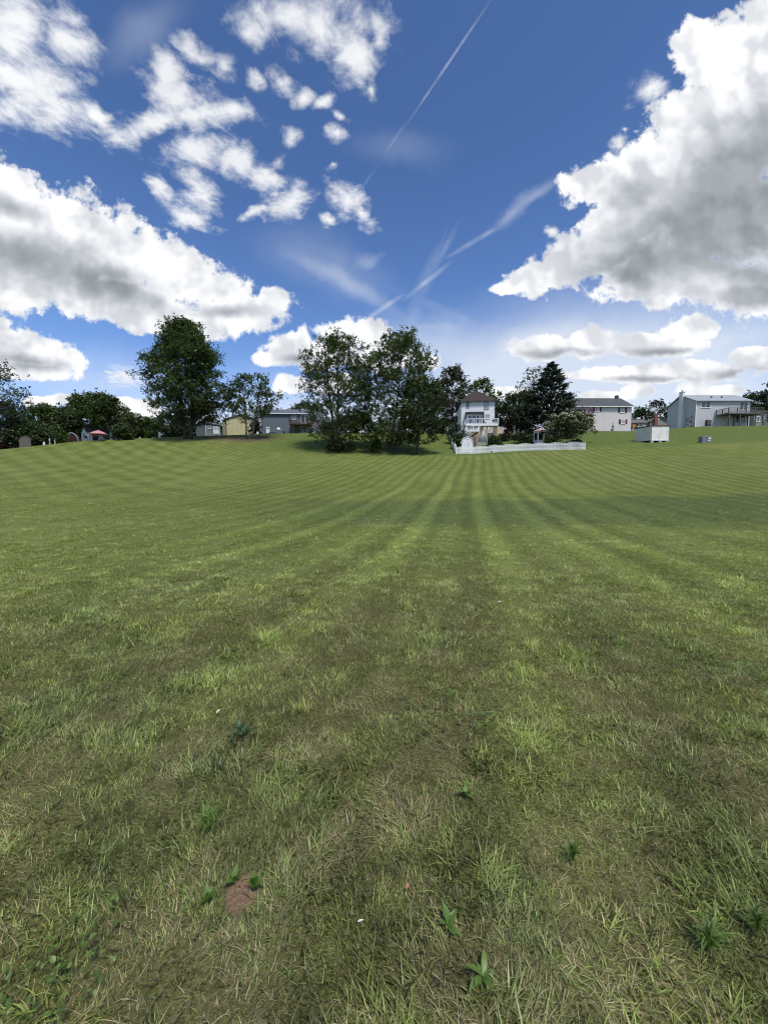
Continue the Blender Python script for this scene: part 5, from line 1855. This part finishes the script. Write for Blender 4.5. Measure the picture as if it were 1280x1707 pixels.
# ---- grey shed under the oak
fs = Frame(343, 723.5, 88, R(50))
sw, se = fs.loc(366, 708.5)
gs = thing('garden_shed', 'grey shed with white double doors under the tall oak', 'shed', fs.o, fs.rz)
_, sr = fs.side(335, 702.5)
dl, _ = fs.side(327, 715)
dl = min(max(dl, 1.8), 5.0)
print('shed', sw, dl)
gable_wall_body(0, sw, 0, dl, -0.8, se, sr - 0.04).build('wall', M['grey_shed'], gs)
gable_roof(gs, 0, sw, 0, dl, se, sr, 'slate_roof', over=0.2, th=0.10)
window_px(fs, gs, 346.5, 709.5, 352, 714.5, fw=0.08, rail=False)
for (xa, xb) in ((355.5, 359.8), (360.2, 364.5)):
    x0, z1 = fs.loc(xa, 710.5); x1, z0 = fs.loc(xb, 723)
    d_ = MB().box(x0, x1, -0.04, -0.004, z0, z1).build('door', M['white_paint'], gs)
    MB().box(x0 + 0.12, x1 - 0.12, -0.055, -0.042, z0 + 0.9, z1 - 0.15).build('panel', M['grey_trim'], d_)
MB().box(0.0, 0.08, -0.03, -0.004, -0.8, se - 0.05).box(sw - 0.08, sw, -0.03, -0.004, -0.8, se - 0.05).build('corner_trim', M['white_paint'], gs)

# ---- yellow shed
fy = Frame(378, 723.5, 93, R(4))
yw, ye_ = fy.loc(424, 699)
_, yr = fy.loc(400, 691.5)
ys = thing('garage', 'pale yellow gabled garage behind the small forked tree', 'garage', fy.o, fy.rz)
gable_wall_body(0, yw, 0, 7, -1, ye_, yr - 0.05, axis='y').build('wall', M['yellow_siding'], ys)
gable_roof(ys, 0, yw, 0, 7, ye_, yr, 'slate_roof', over=0.25, axis='y')
lx, _ = fy.loc(370, 705)
MB().box(lx, -0.26, 0.3, 5.0, -1, ye_ - 0.3).build('side_wall', M['tan_siding'], ys)
MB().prism([(lx - 0.2, ye_ - 0.298), (-0.27, ye_ - 0.298), (-0.27, ye_ + 0.0), (lx - 0.2, ye_ - 0.15)], 'y', 0.1, 5.2).build('side_roof', M['slate_roof'], ys)

# ---- pale buildings glimpsed between the central trees
fm = Frame(578, 724, 104, 0)
mw, me_ = fm.loc(616, 700)
mh = thing('house', 'white house mostly hidden behind the two tall central trees', 'house', fm.o, 0)
_, mr = fm.loc(600, 693, 3.5)
gable_wall_body(0, mw, 0, 7, -2, me_, mr - 0.05).build('wall', M['white_siding'], mh)
gable_roof(mh, 0, mw, 0, 7, me_, mr, 'dark_roof', over=0.3)
window_px(fm, mh, 586, 706, 591, 714, fw=0.1)
fm2 = Frame(655, 721, 100, 0)
mw, me_ = fm2.loc(704, 708)
_, mr = fm2.loc(680, 700, 3.5)
mh2 = thing('house', 'low white house seen between the straight trunk and the low-branched tree', 'house', fm2.o, 0)
gable_wall_body(0, mw, 0, 7, -2, me_, mr - 0.05).build('wall', M['white_siding'], mh2)
gable_roof(mh2, 0, mw, 0, 7, me_, mr, 'metal_roof', over=0.3)
window_px(fm2, mh2, 662, 710, 672, 718, fw=0.1, mull=1)
# pale building behind the spreading tree
fm3 = Frame(829, 722, 96, 0)
mw, me_ = fm3.loc(888, 706)
_, mr = fm3.loc(860, 699, 3.5)
mh3 = thing('house', 'pale low house half hidden behind the spreading tree', 'house', fm3.o, 0)
gable_wall_body(0, mw, 0, 7, -2, me_, mr - 0.05).build('wall', M['pink_siding'], mh3)
gable_roof(mh3, 0, mw, 0, 7, me_, mr, 'taupe_roof', over=0.3)
window_px(fm3, mh3, 866, 709, 872, 716, fw=0.1)

# ---- left: small white house, parasol, arched things
fw_ = Frame(146, 734.2, 72, R(56))
wgl, _ = fw_.side(135.5, 722)
_, we = fw_.side(146, 719.8)
_, wr = fw_.side(139.5, 711.8)
wlen = 5.2
wh = thing('house', 'small white cottage with dark roof and dull red trim under the domed tree', 'house', fw_.o, fw_.rz)
gable_wall_body(0, wlen, 0, wgl, -1, we, wr - 0.05).build('wall', M['white_siding'], wh)
gable_roof(wh, 0, wlen, 0, wgl, we, wr, 'dark_roof', over=0.16, th=0.1)
MB().box(0.4, wlen - 0.3, -0.10, -0.005, we - 0.42, we - 0.24).build('fascia', M['dull_red'], wh)
MB().box(0.8, 1.7, -0.05, -0.006, -0.1, we - 0.45).build('door', M['dull_red'], wh)
window(wh, 2.6, 3.8, we * 0.35, we - 0.5, y=-0.006, fw=0.07, rail=False)
ws_ = MB().box(-0.04, -0.004, wgl * 0.38, wgl * 0.62, we * 0.35, we * 0.85).build('window', M['grey_trim'], wh)
MB().box(-0.05, -0.042, wgl * 0.42, wgl * 0.58, we * 0.42, we * 0.78).build('pane', M['glass'], ws_)
pg = on_ground(168, 67.5)
um = thing('parasol', 'open pink-red garden parasol beside the small white cottage', 'parasol', pg, 0)
uz = at(168, 717, 67.5).z - pg.z; uz1 = at(168, 723.3, 67.5).z - pg.z
MB().tube([(0, 0, 0), (0, 0, uz)], [0.03, 0.03], 6).build('pole', M['grey_metal'], um)
MB().tube([(0, 0, uz1 - 0.08), (0, 0, uz1), (0, 0, (uz + uz1) / 2 + 0.06), (0, 0, uz)], [1.34, 1.36, 0.72, 0.03], 8).build('canopy', M['pink_cloth'], um)
for k in range(8):
    a = k * math.pi / 4
    MB().bar((0, 0, uz1 + 0.2), (1.25 * math.cos(a), 1.25 * math.sin(a), uz1 - 0.1), 0.02).build('rib', M['grey_metal'], um)
MB().tube([(0, 0, -0.1), (0, 0, 0.1)], [0.28, 0.25], 10).build('base', M['concrete'], um)
tbl = thing('garden_table', 'dark garden table under the pink-red parasol', 'table', pg + Vector((0.0, -0.75, 0)), 0)
MB().box(-0.8, 0.8, -0.42, 0.42, 0.70, 0.75).build('tabletop', M['red_wood'], tbl)
src = MB().box(-0.03, 0.03, -0.03, 0.03, -0.2, 0.698).build('leg', M['iron'], tbl); src.location = (-0.7, -0.35, 0)
for p in ((0.7, -0.35, 0), (0.7, 0.35, 0), (-0.7, 0.35, 0)): inst(src, tbl, p)
patio_chair('patio_chair', 'dark chair at the left end of the table under the parasol', pg + Vector((-1.3, -0.8, gz(pg.x - 1.3, pg.y - .8) - pg.z)), R(90))
patio_chair('patio_chair', 'dark chair at the right end of the table under the parasol', pg + Vector((1.3, -0.8, gz(pg.x + 1.3, pg.y - .8) - pg.z)), R(-90))
# white sheet-like playhouse behind the trunk
fq = Frame(183.5, 734, 74, R(10))
qw, qh = fq.loc(192.5, 713.5)
qo = thing('playhouse', 'narrow white playhouse right of the dark trunk of the domed tree', 'playhouse', fq.o, fq.rz)
MB().prism([(0, -0.6), (qw, -0.6), (qw, qh * 0.7), (qw * 0.5, qh), (0, qh * 0.75)], 'y', 0, 1.6).build('wall', M['white_siding'], qo)
MB().box(qw * 0.35, qw * 0.65, -0.03, -0.004, 0.0, 1.2).build('door', M['grey_trim'], qo)


def arch_profile(w2, h, n=10):
    pts = [(-w2, -0.3), (w2, -0.3)]
    r = w2; zc = h - r
    for k in range(n + 1):
        a = math.pi * k / n
        pts.append((r * math.cos(a), zc + r * math.sin(a)))
    return pts


ag_ = on_ground(45.5, 63.0)
arch = thing('garden_arch', 'upright grey-brown arched panel standing at the left edge of the lawn', 'garden panel', ag_, R(8))
ahz = at(45.5, 727, 63).z - ag_.z
MB().prism(arch_profile(8.6 / 640 * 63, ahz), 'y', 0, 0.12).build('panel', M['arch_grey'], arch)
ring = MB()
w2_ = 8.6 / 640 * 63
ring.tube([(w2_ * math.cos(math.pi * k / 12), -0.02, ahz - w2_ + w2_ * math.sin(math.pi * k / 12)) for k in range(13)], [0.045] * 13, 6)
ring.build('rim', M['weathered'], arch)
# arched shed
fa_ = on_ground(123, 74.5)
az = at(123, 721.5, 74.5).z - fa_.z
aw2 = 11.5 / 640 * 74.5
ash = thing('arched_shed', 'low dark red shed with a pale curved roof edge left of the white cottage', 'shed', fa_, R(4))
pts = [(-aw2, -0.5), (aw2, -0.5), (aw2, 0.15)]
for k in range(11):
    a = math.pi * k / 10
    pts.append((aw2 * math.cos(a), 0.15 + (az - 0.15) * math.sin(a)))
MB().prism(pts[:3] + pts[4:-1] + [(-aw2, 0.15)], 'y', 0, 0.9).build('wall', M['dull_red'], ash)
MB().tube([(aw2 * math.cos(math.pi * k / 12), -0.04, 0.12 + (az - 0.12) * math.sin(math.pi * k / 12)) for k in range(13)], [0.10] * 13, 6).build('roof_edge', M['grey_trim'], ash)
# small posts
for (px_, Y_, tp, lb) in ((77, 67, 736.5, 'short white marker post, left of the two slimmer posts near the left edge'),
                          (86.5, 68, 730.5, 'slim tall white post beside the green thicket near the left edge'),
                          (95.5, 69, 733, 'slim white post nearest to the arched shed'),
                          (221, 74, 723, 'small white post in front of the pale bush beyond the domed tree'),
                          (269, 73.5, 720.5, 'short pale stump-like post left of the tall oak')):
    g_ = on_ground(px_, Y_); h_ = at(px_, tp, Y_).z - g_.z
    w_ = 0.10 if px_ not in (77, 269) else 0.17
    pb = thing('post', lb, 'post', g_, 0, 'small pale posts along the left edge of the lawn')
    MB().box(-w_, w_, -0.05, 0.05, -0.3, h_ - 0.06).build('shaft', M['fence_white'], pb)
    MB().prism([(-w_ - 0.02, h_ - 0.058), (w_ + 0.02, h_ - 0.058), (0, h_ + 0.05)], 'y', -0.06, 0.06).build('cap', M['fence_white'], pb)
# dark red board fence at the far left edge
dfo = on_ground(-20, 65.0)
dff = thing('board_fence', 'dark red-brown board fence cut off by the left edge of the picture', 'fence', dfo, 0)
sb = None
for k in range(28):
    px_ = -22 + k * 1.65
    g_ = on_ground(px_, 65.0) - dfo
    if sb is None:
        sb = MB().box(-0.075, 0.075, 0, 0.03, -0.2, 0.95).build('board', M['dull_red'], dff); o_ = sb
    else:
        o_ = inst(sb, dff)
    o_.location = g_
r_ = MB()
a_ = on_ground(-22, 65.0) - dfo; b_ = on_ground(22, 65.0) - dfo
for hh in (0.25, 0.75): r_.bar(a_ + Vector((0, 0.055, hh)), b_ + Vector((0, 0.055, hh)), 0.04, 0.09)
r_.build('rail', M['dull_red'], dff)


# ------------------------------------------------------------------ foreground weeds and litter
def floor_at(px, py):
    d = ray(px, py); k = CAM_H / -d.z
    return Vector((d.x * k, k, gz(d.x * k, k)))


def leaf_blade_mesh(ln, wd, curl=0.25, segs=4, fold=0.15, wavy=0.0):
    b = MB(); n0 = 0
    rows = []
    for i in range(segs + 1):
        t = i / segs
        wv = wd * math.sin(math.pi * min(1, 0.10 + t * 0.88)) ** 0.8 * (1 + wavy * (-1) ** i)
        x = ln * t; z = ln * (curl * t - curl * 0.9 * t * t)
        rows.append([(x, -wv / 2, z + fold * wv), (x, 0, z), (x, wv / 2, z + fold * wv)])
    for r_ in rows: b.v += r_
    for i in range(segs):
        for j in range(2):
            a = i * 3 + j
            b.f.append((a, a + 1, a + 4, a + 3))
    return b


def set_tint(me, r, g):
    a = me.attributes.new('tint', 'FLOAT_COLOR', 'POINT')
    a.data.foreach_set('color', [c for _ in range(len(me.vertices)) for c in (r, g, 0, 1)])


def weed(name, label, px, py, leaves, ln, wd, mat, curl, lift=0.01, seed=0, spread=0.0, wavy=0.0, pitch=(5, 45)):
    rr = random.Random(seed)
    p = floor_at(px, py)
    t = thing(name, label, 'weed', p, rr.uniform(0, 6))
    srcs = []
    for v in range(3):
        b = leaf_blade_mesh(ln * (0.8 + 0.2 * v), wd * (0.8 + 0.2 * v), curl * (0.7 + 0.3 * v), wavy=wavy)
        o = b.build('leaf', L[mat], t, smooth=True); set_tint(o.data, rr.random(), rr.uniform(.3, .9)); srcs.append(o)
    for i in range(leaves):
        o = srcs[i] if i < 3 else inst(rr.choice(srcs), t)
        a = i * 2.4 + rr.uniform(-0.3, 0.3)
        sx = rr.gauss(0, spread); sy = rr.gauss(0, spread)
        o.location = (sx, sy, lift + rr.uniform(0, 0.02) + (0.02 if spread else 0))
        o.rotation_euler = (rr.uniform(-0.3, 0.3), -R(rr.uniform(*pitch)), a)
        s = rr.uniform(0.65, 1.15); o.scale = (s, s, s)
    if spread:
        c = MB()
        for i in range(10):
            a = rr.uniform(0, 6.28)
            c.tube([(0, 0, 0), (spread * math.cos(a) * 0.7, spread * math.sin(a) * 0.7, 0.03), (spread * math.cos(a) * 1.5, spread * math.sin(a) * 1.5, 0.035)], [0.0014, 0.0012, 0.001], 4, cap=False)
        c.build('stem', L[mat], t); set_tint(bpy.data.objects[t.children[-1].name].data, 0.5, 0.5)
    return t


weed('broadleaf_weed', 'pale broad-leaved weed low in the middle foreground, right of centre', 748, 1555, 9, 0.058, 0.022, 'weed', 0.4, seed=1, wavy=0.12)
weed('broadleaf_weed', 'broad-leaved weed nearest the bottom edge, right of centre', 805, 1640, 8, 0.052, 0.017, 'weed', 0.4, seed=2)
weed('creeping_weed', 'spreading bright creeping weed in the bottom left corner', 95, 1650, 70, 0.019, 0.014, 'weed', 0.2, lift=0.03, seed=3, spread=0.085, pitch=(0, 30))
weed('thistle_rosette', 'dark blue-green spiky rosette above the left foreground', 405, 1232, 34, 0.062, 0.016, 'weed_grey', 0.5, seed=4, wavy=0.4, spread=0.035)
weed('crabgrass_clump', 'bright green crabgrass clump left of centre in the foreground', 352, 1388, 44, 0.085, 0.006, 'weed', 0.8, seed=5, spread=0.02, pitch=(15, 60))
weed('crabgrass_clump', 'coarse grass clump at the lower right, with long arching blades', 1180, 1590, 60, 0.10, 0.0045, 'weed', 1.1, seed=6, pitch=(20, 60))
weed('coarse_grass_clump', 'coarse tufted grass clump right of centre in the mid foreground', 955, 1440, 50, 0.075, 0.0045, 'weed', 0.8, seed=7, pitch=(25, 75))
weed('broadleaf_weed', 'small leafy weed on the right rim of the bare soil spot', 425, 1488, 7, 0.055, 0.022, 'weed', 0.4, seed=8, pitch=(30, 70))
weed('broadleaf_weed', 'small leafy weed on the left of the bare soil spot', 391, 1478, 6, 0.050, 0.020, 'weed', 0.4, seed=9, pitch=(30, 70))
weed('broadleaf_weed', 'bright narrow-leaved weed lower left of the bare soil spot', 345, 1512, 8, 0.060, 0.018, 'weed', 0.4, seed=10, pitch=(30, 70))
weed('clover_patch', 'bright clover patch near the right edge, higher in the foreground', 1235, 1125, 90, 0.030, 0.024, 'weed', 0.2, lift=0.03, seed=11, spread=0.26, pitch=(0, 35))
weed('clover_patch', 'bright clover patch in the upper middle of the foreground', 760, 1195, 80, 0.026, 0.022, 'weed', 0.2, lift=0.03, seed=12, spread=0.18, pitch=(0, 35))
weed('crabgrass_clump', 'yellow-green grass clump at the right edge of the foreground', 1262, 1560, 44, 0.085, 0.0055, 'weed', 0.9, seed=13, pitch=(25, 70))
weed('plantain_weed', 'dull green plantain rosette in the centre right foreground', 775, 1330, 12, 0.055, 0.018, 'weed', 0.4, seed=14)


def litter(name, label, cat, px, py, ln, wd, mat, rz, lift=0.045, curl=0.3):
    p = floor_at(px, py) + Vector((0, 0, lift))
    o = leaf_blade_mesh(ln, wd, curl, 5, fold=0.25).build(name, M[mat], None, smooth=True)
    o.location = p; o.rotation_euler = (0.3, -0.2, rz)
    return tag(o, label, cat)


litter('paper_scrap', 'small white scrap lying in the grass left of centre', 'litter', 361, 1200, 0.036, 0.011, 'petal', 1.3)
litter('feather', 'small white feather-like sliver low in the left foreground', 'litter', 596, 1557, 0.022, 0.006, 'petal', 0.1)
litter('dead_leaf', 'orange dead leaf near the bottom centre of the foreground', 'leaf', 676, 1500, 0.020, 0.014, 'orange_leaf', 0.8)
litter('dead_leaf', 'orange-tan dead leaf at the lower right beside the coarse clump', 'leaf', 1163, 1562, 0.024, 0.014, 'orange_leaf', 2.0)
litter('paper_scrap', 'tiny white fleck in the mid-distance grass right of centre', 'litter', 830, 1010, 0.05, 0.018, 'petal', 0.3)

print('tris', sum(sum(len(p.vertices) - 2 for p in o.data.polygons) for o in bpy.data.objects if o.type == 'MESH' and len(o.data.polygons) > 20000), sum(1 for o in bpy.data.objects))

for nm_, px_, Y_ in (('oak', 316, 72), ('forked', 417, 73), ('tall', 560, 64), ('walnut', 645, 63.5), ('low', 694, 62.5), ('crape', 946, 65.5), ('arch', 45, 63), ('dome', 183, 73), ('fenceL', 760, 64), ('fenceR', 975, 59.8), ('gz', 899, 67.5)):
    g_ = on_ground(px_, Y_)
    c_, s_n = math.cos(PITCH), math.sin(PITCH)
    t_ = (g_.z - CAM_H) / g_.y
    v_ = (t_ * c_ + s_n) / (c_ - t_ * s_n)
    print('ROW', nm_, round(853.5 - 640 * v_, 1))
